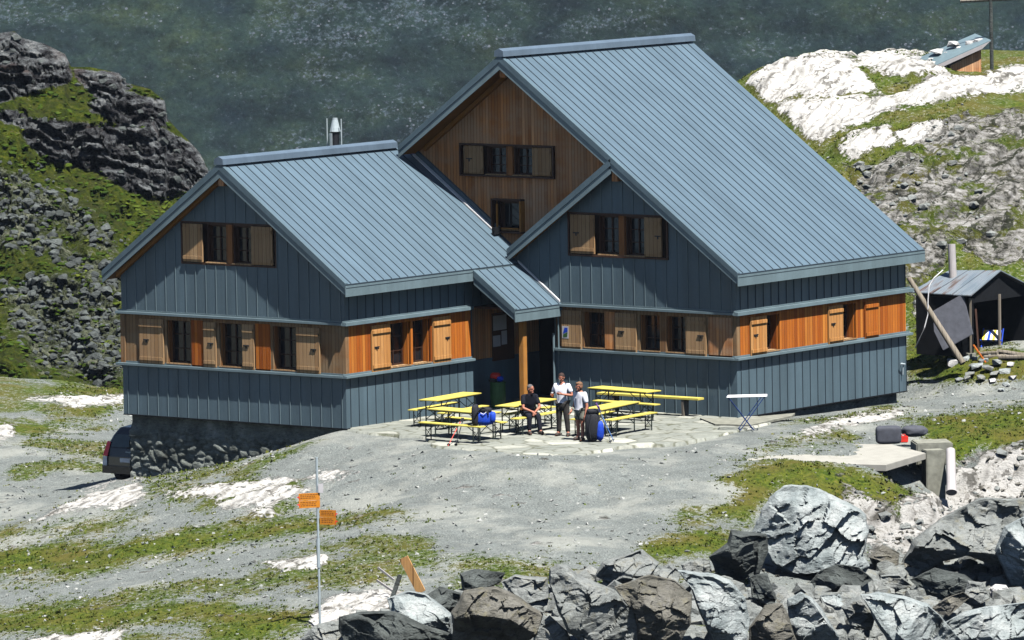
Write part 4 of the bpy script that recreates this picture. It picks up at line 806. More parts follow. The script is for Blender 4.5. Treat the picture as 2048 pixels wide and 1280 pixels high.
lumpy('pack_body', 'blue', rk, (.03, 0, .2), (.30, .16, .20), 3, .1); lumpy('back_panel', 'black', rk, (-.20, -.02, .27), (.11, .15, .30), 4, .15); lumpy('lid', 'black', rk, (.05, -.03, .42), (.2, .13, .07), 5, .1); lumpy('side_pocket', 'blue', rk, (.27, -.06, .22), (.08, .12, .15), 6, .1)
mb = MB(); mb.tube([(-.28, -.14, .12), (-.2, -.2, .3), (-.1, -.19, .44), (0, -.15, .5), (.1, -.14, .44), (.16, -.18, .3)], .02, 6); mb.build('strap', 'black', rk, smooth=True)
mb = MB(); mb.tube([(-.06, -.17, .35), (.02, -.19, .31), (.1, -.18, .37)], .012, 6); mb.build('drawcord', 'white', rk, smooth=True)
bp = PZ(1190, 884, 0)
rk = empty('rucksack', (bp[0], bp[1], PT), 'tall black and dark blue rucksack standing on the ground beside the woman', 'rucksack', rz=VA)
lumpy('pack_body', 'black', rk, (-.06, 0, .42), (.21, .19, .42), 13, .08); lumpy('side_pocket', 'blue', rk, (.13, -.06, .3), (.12, .12, .27), 14, .1); lumpy('lid', 'black', rk, (-.04, 0, .82), (.18, .16, .08), 15, .1)
mb = MB(); mb.tube([(-.12, -.17, .1), (-.16, -.21, .4), (-.1, -.17, .75)], .022, 6); mb.build('strap', 'black', rk, smooth=True)
bc = PX(961, 778, .75); 
bn = empty('bin', (.38, 6.35, PT), 'dark green barrel in the shade at the corner of the entrance', 'barrel')
mb = MB(); mb.tube([(0, 0, 0), (0, 0, .3), (0, 0, .7)], [.20, .23, .22], 16); mb.build('barrel_body', 'green', bn, smooth=False); mb = MB(); mb.tube([(0, 0, .701), (0, 0, .74)], [.24, .235], 16); mb.build('rim', 'green', bn)
rk = empty('rucksack', (.38, 6.33, .75+PT), 'small red and blue rucksack lying on the green barrel', 'rucksack', rz=VA)
lumpy('pack_body', 'red', rk, (-.05, 0, .14), (.16, .13, .12), 23, .12, 2); lumpy('side_pocket', 'blue', rk, (.08, -.08, .08), (.10, .1, .08), 24, .12, 2); lumpy('lid', 'black', rk, (-.12, -.05, .05), (.13, .12, .06), 25, .1, 2)
def pole(name, a, b, grip, shaft, lab):
    a = np.array(a, float); b = np.array(b, float); e = empty(name, b, lab, 'hiking pole'); d = a-b
    mb = MB(); mb.tube([d*0, d*.5], .010, 6); mb.tube([d*.5, d*.88], .013, 6); mb.build('shaft', shaft, e)
    mb = MB(); mb.tube([d*.87, d*.9, d*.99, d], [.018, .02, .022, .026], 8); mb.build('grip', grip, e); mb = MB(); u_ = d/np.linalg.norm(d); mb.tube([d*.05-u_*.004, d*.05+u_*.004], .045, 10); mb.build('basket', 'black', e)
    return e
M['polered'] = simple('red_pole_paint', (.55, .09, .07), .4); M['polblue'] = simple('blue_pole_paint', (.10, .25, .6), .4); M['polviol'] = simple('violet_grip', (.16, .08, .25), .6)
g1 = PZ(926, 836, .95); e1 = PZ(896, 893, 0); e2 = PZ(911, 893, 0)
for e_, dxy, lab in ((e1, -.02, 'thin red and white hiking pole leaning on the front bench'), (e2, .03, 'dark hiking pole leaning on the front bench beside the red one')):
    top_ = np.array([PZ(926, 842, .55)[0]+dxy, PZ(926, 842, .55)[1]-.02, .62]); pole('hiking_pole', top_, (e_[0], e_[1], PT), 'black', 'polered' if dxy < 0 else 'iron', lab)
for (a_, b_, lab) in (((1192, 806), (1228, 884), 'blue hiking pole with violet grip propped against the tall rucksack, outer one'), ((1197, 812), (1222, 887), 'silver blue hiking pole propped against the tall rucksack, inner one')):
    e_ = PZ(*b_, 0); tp_ = PZ(*a_, 1.08); pole('hiking_pole', tp_, (e_[0], e_[1], PT), 'polviol', 'polblue' if 'outer' in lab else 'steel', lab)
# ------------------------------------------------------------------ drying rack
ra = PZ(1490, 862, 0); rc = sum([PZ(*p, .93) for p in ((1447, 793), (1480, 789), (1534, 791), (1505, 796))])/4
rk = empty('drying_rack', (rc[0], rc[1], gh1(rc[0], rc[1])-.0), 'white wire clothes airer on crossed blue legs beside the house corner', 'clothes rack', rz=VA+.08); rh = .93
rk.location.z = max(gh1(rc[0], rc[1]), 0.0)
mb = MB(); A_ = [(-.55, -.22, rh), (.55, -.22, rh), (.62, .3, rh), (-.45, .3, rh)]
for i in range(4): mb.tube([A_[i], A_[(i+1) % 4]], .014, 6)
mb.build('top_frame', 'white', rk, smooth=True)
mb = MB()
for q in np.linspace(.08, .92, 9): mb.tube([(-.55+.10*q, -.22+.52*q, rh), (.55+.07*q, -.22+.52*q, rh)], .007, 5)
mb.build('wires', 'white', rk)
for sx, lab in ((-1, 0), (1, 0)):
    mb = MB()
    for y_ in (-.2, .24): mb.tube([(sx*.5, y_, rh), (-sx*.18, y_, .02)], .013, 6)
    mb.tube([(-sx*.18, -.26, .02), (-sx*.18, .3, .02)], .013, 6); mb.build('leg', 'navy', rk, smooth=True)
# grey step slab beside the corner
q = [PZ(*p, .0) for p in ((1395, 838), (1478, 838), (1590, 827), (1500, 850), (1420, 850))]
# ------------------------------------------------------------------ people
def skin(name, J, E_, mat, parent, sub=2, extra=None):
    names = list(J); me = bpy.data.meshes.new(name); me.from_pydata([J[n][:3] for n in names], [(names.index(a), names.index(b)) for a, b in E_], [])
    o = bpy.data.objects.new(name, me); COL.objects.link(o); md = o.modifiers.new('s', 'SKIN'); 
    if not me.skin_vertices: 
        bpy.context.view_layer.objects.active = o
    for i, n in enumerate(names):
        rr_ = J[n][3]; sv = me.skin_vertices[0].data[i]; sv.radius = (rr_, rr_) if not isinstance(rr_, tuple) else rr_; sv.use_root = (i == 0)
    s2 = o.modifiers.new('u', 'SUBSURF'); s2.levels = sub; s2.render_levels = sub
    dg = bpy.context.evaluated_depsgraph_get(); ev = o.evaluated_get(dg); m2 = bpy.data.meshes.new_from_object(ev); o.modifiers.clear()
    bm = bmesh.new(); bm.from_mesh(m2)
    if extra: extra(bm)
    bm.to_mesh(m2); bm.free(); m2.name = name; m2.materials.clear(); m2.materials.append(M[mat]); m2.polygons.foreach_set('use_smooth', [True]*len(m2.polygons)); o.data = m2
    if parent is not None: o.parent = parent
    return o
def lerp(a, b, t): return tuple(a[i]+(b[i]-a[i])*t for i in range(3))
def ell(bm, c, h, seg=12, rot=None):
    r_ = bmesh.ops.create_icosphere(bm, subdivisions=2, radius=1)
    for v_ in r_['verts']:
        q = np.array(v_.co[:])*h; q = rot@q if rot is not None else q; v_.co = Vector(q+np.array(c))
def hand_nodes(J, E_, pre, wrist, d, side, r0=.03, curl=.5):
    """palm + four fingers + thumb; d forward direction, side = thumb direction, palm normal = d x side"""
    d = np.array(d, float); d /= np.linalg.norm(d); s_ = np.array(side, float); s_ -= d*(s_@d); s_ /= np.linalg.norm(s_); n_ = np.cross(d, s_); w_ = np.array(wrist)
    J[pre+'palm'] = (*(w_+d*.045), r0*.9); E_.append((pre+'wr', pre+'palm')); J[pre+'kn'] = (*(w_+d*.085), r0*.8); E_.append((pre+'palm', pre+'kn'))
    for i, (off, ln) in enumerate(((.027, .075), (.009, .085), (-.009, .078), (-.026, .06))):
        b = w_+d*.088+s_*off; m_ = b+d*ln*.5+n_*curl*.02; t_ = m_+d*ln*.4*(1-curl*.6)+n_*curl*.04
        for nm, p_, rd in (('a', b, .0105), ('b', m_, .0095), ('c', t_, .008)): J[pre+'f%d%s' % (i, nm)] = (*p_, rd)
        E_ += [(pre+'kn', pre+'f%da' % i), (pre+'f%da' % i, pre+'f%db' % i), (pre+'f%db' % i, pre+'f%dc' % i)]
    t1 = w_+d*.035+s_*.035; t2 = w_+d*.07+s_*.052+n_*.015; t3 = w_+d*.095+s_*.045+n_*.03
    for nm, p_, rd in (('t1', t1, .013), ('t2', t2, .011), ('t3', t3, .009)): J[pre+nm] = (*p_, rd)
    E_ += [(pre+'palm', pre+'t1'), (pre+'t1', pre+'t2'), (pre+'t2', pre+'t3')]
def person(loc, heading, lab, P_, cloth, hairmat, hairlen=0, headturn=0., nod=0., glasses=False, scale=1.0):
    """local frame: +y forward, +x to the person's right"""
    e = empty('person', loc, lab, 'person', rz=heading); e.scale = (scale,)*3
    J = {}; E_ = []
    J['pel'] = (*P_['pel'], .125)
    J['wai'] = (*P_['wai'], .115); J['che'] = (*P_['che'], .135); J['nk0'] = (*P_['nk'], .062); hd = np.array(P_['head'], float); J['nk1'] = (*(np.array(P_['nk'])*.4+hd*.6-np.array([0, .01, .02])), .052)
    E_ += [('pel', 'wai'), ('wai', 'che'), ('che', 'nk0'), ('nk0', 'nk1')]
    for s_, n in ((1, 'R'), (-1, 'L')):
        sh = np.array(P_['che'])+np.array([s_*P_.get('sw', .175), 0, .07]); J[n+'sh'] = (*sh, .062); J[n+'el'] = (*P_[n+'el'], .042); J[n+'wr'] = (*P_[n+'wr'], .027)
        J[n+'ua'] = (*((sh+np.array(P_[n+'el']))/2), .052); J[n+'fa'] = (*(np.array(P_[n+'el'])*.65+np.array(P_[n+'wr'])*.35), .041)
        E_ += [('che', n+'sh'), (n+'sh', n+'ua'), (n+'ua', n+'el'), (n+'el', n+'fa'), (n+'fa', n+'wr')]
        dv = np.array(P_.get(n+'hd', np.array(P_[n+'wr'])-np.array(P_[n+'el']))); hand_nodes(J, E_, n, P_[n+'wr'], dv, P_.get(n+'th', (-s_*.8, .1, .6)), curl=P_.get('curl', .6))
        hp = np.array(P_['pel'])+np.array([s_*.09, 0, -.05]); J[n+'hp'] = (*hp, .098); J[n+'kn_'] = (*P_[n+'kn'], .058); J[n+'an'] = (*P_[n+'an'], .036); J[n+'th_'] = (*(hp*.5+np.array(P_[n+'kn'])*.5), .083)
        J[n+'ca'] = (*(np.array(P_[n+'kn'])*.65+np.array(P_[n+'an'])*.35-np.array([0, .012, 0])), .056); ft = np.array(P_.get(n+'ft', (0, 1, 0)), float); ft /= np.linalg.norm(ft)
        J[n+'he'] = (*(np.array(P_[n+'an'])-ft*.03-np.array([0, 0, .045])), .035); J[n+'to'] = (*(np.array(P_[n+'an'])+ft*.16-np.array([0, 0, .06])), .033)
        E_ += [('pel', n+'hp'), (n+'hp', n+'th_'), (n+'th_', n+'kn_'), (n+'kn_', n+'ca'), (n+'ca', n+'an'), (n+'an', n+'he'), (n+'an', n+'to')]
    Rz = rotz(headturn); ca_, sa_ = math.cos(nod), math.sin(nod); Rx = np.array([[1, 0, 0], [0, ca_, sa_], [0, -sa_, ca_]]); RR = Rz@Rx
    def head(bm):
        def el(c, h): ell(bm, hd+RR@np.array(c), h, rot=RR)
        el((0, -.008, .035), (.076, .094, .088)); el((0, .018, -.035), (.060, .070, .075)); el((0, .092, -.005), (.013, .022, .022)); el((0, .068, -.085), (.030, .025, .022))
        el((.078, -.005, -.005), (.010, .018, .03)); el((-.078, -.005, -.005), (.010, .018, .03)); el((0, .084, -.052), (.024, .012, .009)); el((.03, .078, .028), (.022, .016, .007)); el((-.03, .078, .028), (.022, .016, .007))
    b = skin('body', J, E_, 'skin', e, 2, head); b.name = 'body'
    def ch(nm, mat, cs):
        bm = bmesh.new()
        for c_, h_ in cs: ell(bm, hd+RR@np.array(c_), h_, rot=RR)
        me = bpy.data.meshes.new(nm); bm.to_mesh(me); bm.free(); me.materials.append(M[mat]); me.polygons.foreach_set('use_smooth', [True]*len(me.polygons)); o = bpy.data.objects.new(nm, me); COL.objects.link(o); o.parent = e; return o
    hs_ = [((0, -.022, .055), (.083, .096, .082)), ((0, -.05, .0), (.078, .062, .075))]
    if hairlen: hs_ += [((.06, -.02, -.01), (.028, .05, .07)), ((-.06, -.02, -.01), (.028, .05, .07)), ((0, .03, .095), (.07, .055, .03))]
    ch('hair', hairmat, hs_)
    if glasses: ch('sunglasses', 'black', [((.032, .088, .008), (.027, .01, .018)), ((-.032, .088, .008), (.027, .01, .018)), ((0, .092, .014), (.012, .006, .005)), ((.074, .03, .012), (.005, .05, .006)), ((-.074, .03, .012), (.005, .05, .006))])
    else: ch('eyes', 'black', [((.031, .082, .012), (.012, .006, .006)), ((-.031, .082, .012), (.012, .006, .006))])
    # clothes
    def sub(keys, grow, mat, nm, cut=None, lowpel=None):
        J2 = {}; 
        for q in keys:
            v_ = J[q]; g_ = grow.get(q, grow['*']); J2[q] = (*v_[:3], v_[3]+g_)
        if cut:
            for a_, b_, t_, rd, nn in cut: J2[nn] = (*lerp(J[a_], J[b_], t_), rd)
        E2 = [x for x in E_ if x[0] in J2 and x[1] in J2]
        if cut: E2 += [(a_, nn) for a_, b_, t_, rd, nn in cut]
        return skin(nm, J2, E2, mat, e, 2)
    top = ['wai', 'pel', 'che', 'Rsh', 'Lsh', 'Rua', 'Lua', 'nk0']
    J['nk0'] = (*(np.array(J['nk0'][:3])-np.array([0, 0, .02])), .06)
    sub(top, {'*': .03, 'pel': .018, 'wai': .04, 'che': .035, 'nk0': .02, 'Rsh': .036, 'Lsh': .036, 'Rua': .028, 'Lua': .028}, cloth['top'], 'shirt', [(s_+'ua', s_+'el', .45, .066, s_+'sl') for s_ in 'RL'])
    if cloth['bot'] == 'short':
        sub(['pel', 'Rhp', 'Lhp', 'Rth_', 'Lth_'], {'*': .016, 'Rth_': .03, 'Lth_': .03}, 'short', 'shorts', [(s_+'th_', s_+'kn_', .5, .10, s_+'sh2') for s_ in 'RL'])
    else:
        sub(['pel', 'Rhp', 'Lhp', 'Rth_', 'Lth_', 'Rkn_', 'Lkn_', 'Rca', 'Lca', 'Ran', 'Lan'], {'*': .02, 'Ran': .03, 'Lan': .03, 'Rkn_': .022, 'Lkn_': .022}, cloth['bot'], 'trousers')
    for s_ in 'RL':
        J3 = {q: (*J[s_+q][:3], J[s_+q][3]+g_) for q, g_ in (('an', .022), ('he', .022), ('to', .018))}; skin('boot', J3, [('an', 'he'), ('an', 'to')], 'shoe', e, 2)
    return e
def gpt(px, py): p = PZ(px, py, PT); return (p[0], p[1], PT)
camdir = math.atan2(-Fh[1], -Fh[0])            # direction towards the camera
def head_(deg): return camdir-math.pi/2+math.radians(deg)   # local +y turned from the camera direction
# standing man, white shirt, glass in his right hand (left in the picture), facing the camera and slightly left
person(gpt(1126, 872), head_(-22), 'standing man in white short sleeved shirt and dark knee length trousers holding a beer glass',
  dict(pel=(0, 0, .93), wai=(0, .01, 1.08), che=(0, -.0, 1.30), nk=(0, .0, 1.46), head=(0, .035, 1.60), sw=.185, Rel=(.30, -.02, 1.12), Rwr=(.20, .22, 1.14), Rhd=(-.2, 1, .1), Rth=(-.2, 0, 1), Lel=(-.30, .03, 1.12), Lwr=(-.08, .22, 1.17), Lhd=(1, .5, .15), Lth=(0, .3, 1),
       Rkn=(.10, .02, .49), Lkn=(-.13, .03, .49), Ran=(.12, 0, .085), Lan=(-.16, .02, .085), Rft=(.25, 1, 0), Lft=(-.3, 1, 0)), dict(top='shirtw', bot='trou'), 'hairb', 0, -.1, .45)
# woman
person(gpt(1162, 881), head_(-48), 'woman with sunglasses in white t-shirt and grey shorts standing beside the black rucksack',
  dict(pel=(0, 0, .86), wai=(0, .01, 1.0), che=(0, .0, 1.19), nk=(0, .0, 1.34), head=(0, .04, 1.475), sw=.165, Rel=(.24, .0, .95), Rwr=(.20, .16, .80), Lel=(-.24, -.02, .93), Lwr=(-.26, .06, .70),
       Rkn=(.09, .02, .46), Lkn=(-.10, .03, .46), Ran=(.11, 0, .085), Lan=(-.12, .05, .085), Rft=(.1, 1, 0), Lft=(-.5, 1, 0)), dict(top='shirtw', bot='short'), 'hairl', 1, -.15, .12, True)
# seated man
sp_ = PZ(1056, 832, .48); 
person((sp_[0], sp_[1], PT), head_(22), 'seated man in black t-shirt and dark trousers leaning his forearms on his thighs',
  dict(pel=(0, 0, .58), wai=(0, .04, .73), che=(0, .14, .93), nk=(0, .18, 1.09), head=(0, .23, 1.23), sw=.185, Rel=(.24, .25, .72), Rwr=(.05, .42, .63), Rhd=(-.5, .5, -.5), Lel=(-.25, .25, .72), Lwr=(-.04, .44, .62), Lhd=(.5, .5, -.6),
       Rkn=(.13, .44, .52), Lkn=(-.13, .45, .52), Ran=(.13, .40, .085), Lan=(-.15, .50, .085), Rft=(.1, 1, 0), Lft=(-.2, 1, 0)), dict(top='shirtb', bot='shirtb'), 'hairg', 0, .5, .05)
# beer glass in the hand of the standing man
h0 = head_(-22); pb_ = np.array(gpt(1126, 872))+rotz(h0)@np.array([.175, .315, 1.10])
gl = empty('beer_glass', tuple(pb_), 'glass of brown beer in the hand of the man in white', 'glass'); M['beer'] = simple('beer_brown', (.25, .07, .02), .15, .5)
mb = MB(); mb.tube([(0, 0, 0), (0, 0, .10)], [.028, .034], 12); mb.build('beer', 'beer', gl, smooth=False); mb = MB(); mb.tube([(0, 0, .101), (0, 0, .13)], [.034, .036], 12); mb.build('foam', 'white', gl)
# ================================================================== CAR
ca = empty('parked_car', (-9.35, 1.45, 0), 'black estate car parked behind the stone corner of the hut, rear end showing', 'car', rz=0.06)
ca.location.z = float(PY(225, 966, 1.5)[2]); M['carp'] = simple('black_car_paint', (.012, .013, .02), .15, .6, 0, .05); M['taill'] = simple('red_tail_light', (.7, .02, .03), .2, .5); M['tyre'] = simple('tyre_rubber', (.012, .012, .012), .8); M['carg'] = simple('car_glass', (.02, .035, .035), .05, .8); M['platew'] = simple('pale_lamp', (.62, .62, .64), .3)
# side profile (y,z) swept across the width with tumblehome
prof = [(0.04, .32), (-.02, .50), (0, .78), (.05, 1.02), (.22, 1.42), (.42, 1.60), (1.2, 1.66), (2.3, 1.6), (3.05, 1.12), (4.1, .98), (4.35, .72), (4.38, .38)]
def wd(z): return .91 if z < .95 else .91-.26*(z-.95)/.7
bm = bmesh.new(); rows = []
for xx in (-1, -.86, -.4, 0, .4, .86, 1):
    row = []
    for (y_, z_) in prof:
        edge = 1 if abs(xx) == 1 else 0; row.append(bm.verts.new((xx*wd(z_)+0, y_+(.06 if edge and y_ < 2 else (-.06 if edge else 0)), z_-(.05*edge if z_ > 1.3 else 0))))
    row.append(bm.verts.new((xx*.86, 4.2, .26))); row.append(bm.verts.new((xx*.86, .2, .26))); rows.append(row)
for a_, b_ in zip(rows[:-1], rows[1:]):
    for i in range(len(a_)): j = (i+1) % len(a_); bm.faces.new((a_[i], a_[j], b_[j], b_[i]))
bm.faces.new(rows[0][::-1]); bm.faces.new(rows[-1]); bmesh.ops.recalc_face_normals(bm, faces=bm.faces)
me = bpy.data.meshes.new('body'); bm.to_mesh(me); bm.free(); me.materials.append(M['carp']); o = bpy.data.objects.new('body', me); COL.objects.link(o); o.parent = ca
bv = o.modifiers.new('b', 'BEVEL'); bv.width = .05; bv.segments = 3; bv.limit_method = 'ANGLE'; bv.angle_limit = .5
def cpart(nm, mat, fn): 
    mb = MB(); fn(mb); q_ = mb.build(nm, mat, ca); return q_
cpart('rear_window', 'carg', lambda m_: m_.prism([(-.66, .065, 1.06), (.66, .065, 1.06), (.58, .205, 1.42), (-.58, .205, 1.42)], (0, -.02, 0)))
cpart('side_window', 'carg', lambda m_: m_.prism([(-.895, .45, 1.05), (-.895, 2.6, 1.05), (-.72, 2.2, 1.5), (-.72, .55, 1.5)], (-.015, 0, 0)))
for sx in (-1, 1):
    cpart('tail_light', 'taill', lambda m_: m_.prism([(sx*.90, -.0, .80), (sx*.72, -.025, .80), (sx*.68, .10, 1.20), (sx*.82, .14, 1.22)], (0, -.03, 0)))
    cpart('reversing_light', 'platew', lambda m_: m_.prism([(sx*.92, .0, .52), (sx*.74, -.035, .52), (sx*.74, -.03, .78), (sx*.91, -.0, .78)], (0, -.02, 0)))
    for y_ in (.78, 3.5): cpart('wheel', 'tyre', lambda m_: m_.tube([(sx*.70, y_, .33), (sx*.9, y_, .33)], .33, 20))
cpart('number_plate', 'platew', lambda m_: m_.box((0, -.045, .70), (.26, .012, .06))); cpart('bumper', 'carp', lambda m_: m_.box((0, -.06, .42), (.86, .06, .11)))
cpart('rear_wiper', 'iron', lambda m_: m_.tube([(-.1, .02, 1.06), (.35, .06, 1.14)], .012)); cpart('badge', 'steel', lambda m_: m_.box((0, .015, .93), (.1, .006, .02))); cpart('roof_aerial', 'iron', lambda m_: m_.tube([(0, .5, 1.6), (0, .36, 1.95)], .01))
# ================================================================== SIGNPOST
sb = Gp(640, 1252); sb[2] = gh1(sb[0], sb[1]); dsg = (sb-C)@F; mpp = dsg/f
sg = empty('signpost', tuple(sb), 'tall galvanised steel hiking signpost with orange direction boards', 'signpost', rz=VA); Hs = (1252-911)*mpp*1.0
mb = MB(); mb.tube([(0, 0, 0), (0, 0, Hs)], .030, 10); mb.build('pole', 'steel', sg, smooth=True); mb = MB(); mb.tube([(-.005, -.0, (1252-1133)*mpp), (-.005, 0, (1252-1075)*mpp)], .044, 10); mb.build('sleeve', 'steel', sg, smooth=True)
def signb(x0, x1, ztop, zbot, yaw_, lab, dirn):
    a0, a1 = x0*mpp, x1*mpp; zt_, zb_ = (1252-ztop)*mpp, (1252-zbot)*mpp; mb = MB(); n_ = 2; h_ = (zt_-zb_)/n_; cy, sy_ = math.cos(yaw_), math.sin(yaw_)
    pivot = 0.03 if dirn > 0 else -.03
    def W3(x, z, o_): xx = (x-pivot)/cy; return (pivot+xx*cy-o_*sy_*0, -.045-xx*sy_-o_, z)
    root = None
    for i in range(n_):
        z1_ = zt_-i*h_-.004; z0_ = z1_-h_+.008; tip = a1 if dirn > 0 else a0; oth = a0 if dirn > 0 else a1; zm_ = (z0_+z1_)/2
        mb = MB(); mb.prism([W3(oth, z0_, 0), W3(tip, z0_, 0), W3(tip+dirn*.0, zm_, 0), W3(tip, z1_, 0), W3(oth, z1_, 0)], (0, .012, 0)); q_ = mb.build('direction_board', 'sign', sg); q_['label'] = lab
        mb = MB(); mb.prism([W3(tip-dirn*.045, z0_+.0, .002), W3(tip, zm_-.02, .002), W3(tip+dirn*.05, zm_, .002), W3(tip, zm_+.02, .002), W3(tip-dirn*.02, zm_+.01, .002), W3(tip-dirn*.02, zm_-.01, .002)], (0, .004, 0)); mb.build('pointer_tip', 'red', q_)
        rg_ = random.Random(i+int(x0)); mb = MB()
        for ln in range(3):
            x = min(oth, tip)+.04; zz_ = z1_-.035-ln*.04
            while x < max(oth, tip)-.10 and zz_ > z0_+.02:
                wl = rg_.uniform(.02, .06); mb.prism([W3(x, zz_-.008, .0015), W3(x+wl, zz_-.008, .0015), W3(x+wl, zz_+.008, .0015), W3(x, zz_+.008, .0015)], (0, .0012, 0)); x += wl+.015
        mb.build('lettering', 'ink', q_)
signb(-37, 5, 982, 1012, -.25, 'orange board pointing left', -1); signb(4, 37, 1016, 1046, .35, 'darker orange board pointing right', 1)
mb = MB(); mb.box((7*mpp, -.05, (1252-973)*mpp), (5*mpp, .006, 9*mpp)); mb.build('route_plate', 'paper', sg)
# ================================================================== SLAB STRUCTURE ON THE RIGHT
zS = float(gh1(*Gp(1600, 915)[:2])); zS = max(zS, -.35)
sl = empty('concrete_slab', tuple(PZ(1660, 905, zS)), 'long pale concrete slab projecting over a dark opening beside a concrete pier', 'concrete slab')
top_px = [(1474, 921), (1480, 893), (1560, 889), (1780, 888), (1852, 906), (1772, 930), (1640, 927)]; tp3 = [PZ(x, y, zS+.06) for x, y in top_px]
mb = MB(); mb.prism([tuple(p) for p in tp3], (0, 0, -.17)); mb.build('slab', 'concrete', sl, True, bevel=.01)
dA = Fh*0.4
pr = PZ(1873, 985, zS-1.2)
a = np.array(PZ(1852, 906, zS+.06)); 
px3 = [PD(1852, 915, (a-C)@F+.0), PD(1893, 912, (a-C)@F-.0)]
mb = MB(); ctrp = (np.array(px3[0])+np.array(px3[1]))/2; mb.box((0, .25, -.55), (.27, .22, .72)); pier = mb.build('pier', 'conc2', sl, bevel=.02); pier.location = Vector(tuple(ctrp-np.array(sl.location))); pier.rotation_euler = (0, 0, VA+.25)
mb = MB(); mb.box((0, .9, -.1), (.5, .5, .3)); q_ = mb.build('abutment', 'conc2', sl, bevel=.03); q_.location = pier.location+Vector((-.1, .2, .1)); q_.rotation_euler = (0, 0, VA+.1)
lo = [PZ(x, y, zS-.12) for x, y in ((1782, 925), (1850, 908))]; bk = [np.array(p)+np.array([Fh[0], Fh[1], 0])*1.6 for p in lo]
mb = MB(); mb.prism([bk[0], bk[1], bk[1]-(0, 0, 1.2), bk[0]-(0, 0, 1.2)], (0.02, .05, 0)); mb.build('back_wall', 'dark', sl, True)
pp_ = PD(1901, 900, (a-C)@F+.2); pe = PD(1903, 985, (a-C)@F-.6)
mb = MB(); mb.tube([(0, 0, 0), tuple((pe-pp_)*.8), tuple(pe-pp_)], [.125, .13, .15], 14); q_ = mb.build('standing_pipe', 'pipe'); q_.location = Vector(tuple(pp_)); tag(q_, 'pale round pipe standing upright beside the concrete pier', 'pipe')
# grey tarpaulin bundles and red can on the far edge of the slab
def onp(px, py, zc): p = PZ(px, py, zc); return p
p = onp(1777, 887, zS+.06); b_ = lumpy('covered_crate', 'tarp', None, (0, 0, .24), (.35, .22, .24), 31, .03, 4, .35); b_.location = Vector(tuple(p)); b_.rotation_euler = (0, 0, VA); tag(b_, 'square grey covered crate on the back edge of the slab', 'crate')
p = onp(1830, 884, zS+.06); b_ = lumpy('tarpaulin_bundle', 'tarp', None, (0, 0, .27), (.36, .22, .15), 33, .18, 4, .7); b_.location = Vector(tuple(p+np.array([Fh[0], Fh[1], 0])*.3)); b_.rotation_euler = (0, 0, VA); tag(b_, 'slumped dark grey tarpaulin bundle right of the covered crate', 'tarpaulin')
p = onp(1808, 886, zS+.06); fc_ = empty('fuel_can', tuple(p+np.array([Fh[0], Fh[1], 0])*.12), 'small red can between the covered crate and the tarpaulin', 'can', rz=VA); mb = MB(); mb.box((0, 0, .09), (.12, .07, .09)); mb.build('can_body', 'red', fc_, bevel=.02); mb = MB(); mb.tube([(-.06, 0, .18), (-.04, 0, .22), (.04, 0, .22), (.06, 0, .18)], .012, 6); mb.build('handle', 'red', fc_)
# thin stone flag beside the house corner
q = [PZ(*p, .05) for p in ((1400, 836), (1480, 836), (1590, 826), (1585, 831), (1500, 850), (1430, 848))]
mb = MB(); mb.prism([tuple(x) for x in q], (0, 0, -.06)); o = mb.build('stone_flag', 'conc2'); tag(o, 'broad grey stone flag lying under the house corner by the clothes rack', 'stone slab')
# ================================================================== SHED ON THE RIGHT
M['rust'] = None
s = NT('rusted_sheet', .6, .3); v = s.co(); c = s.ramp(s.noise(1.3, s.co((3, .6, 1)), 5), [(.35, (.10, .13, .16)), (.55, (.15, .175, .20)), (.65, (.085, .055, .048)), (.78, (.06, .035, .028))])
cc = s.n('ShaderNodeTexCoord'); sp = s.n('ShaderNodeSeparateXYZ'); s.l(cc.outputs['Object'], sp.inputs[0]); wv = s.math('SINE', s.math('MULTIPLY', sp.outputs[0], 70.0)); s.bump(wv, .5, .02); M['rust'] = s.col(c)
sp0 = Gp(1942, 716); sp0[2] = gh1(sp0[0], sp0[1]); ds_ = (sp0-C)@F; m1 = ds_/f
shd = empty('shed', tuple(sp0), 'dark ramshackle shed with rusty sheet roof and open front at the foot of the rocks', 'shed')
zc_ = (716-591)*m1; zg = .62
E0 = np.array([0.12, -.15, zc_]); E1 = np.array([-2.15, .0, zc_-.02])   # eave right, eave left
G0 = np.array([.12, 1.45, zc_+zg]); G1_ = np.array([-1.75, 1.50, zc_+zg-.1]); H0 = np.array([.25, 3.3, zc_-.1]); H1 = np.array([-2, 3.3, zc_-.1])
sr = None
for i, (t0, t1) in enumerate(((0, .30), (.315, .62), (.64, 1.0))):
    a0, a1, b0, b1 = E0+(E1-E0)*t0, E0+(E1-E0)*t1, G0+(G1_-G0)*t0, G0+(G1_-G0)*t1
    mb = MB(); off = (0, 0, .01*i); mb.prism([a0+off, a1+off, b1+off, b0+off], (0, 0, -.03)); mb.build('roof_sheet', M['rust'], shd)
mb = MB(); mb.prism([G0+(0, .01, 0), G1_+(0, .01, 0), H1, H0], (0, 0, -.03)); mb.build('roof_sheet', M['rust'], shd)
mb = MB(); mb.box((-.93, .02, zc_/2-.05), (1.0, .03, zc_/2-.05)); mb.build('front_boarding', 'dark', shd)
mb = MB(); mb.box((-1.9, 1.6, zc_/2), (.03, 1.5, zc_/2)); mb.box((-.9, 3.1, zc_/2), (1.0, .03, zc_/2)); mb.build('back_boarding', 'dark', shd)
mb = MB(); mb.prism([(.02, .0, zc_-.25), (.02, 3.2, zc_-.25), (.02, 3.2, zc_-.1), (.02, 1.45, zc_+zg-.08), (.02, .0, zc_-.08)], (-.04, 0, 0)); mb.build('gable_board', 'dark', shd)
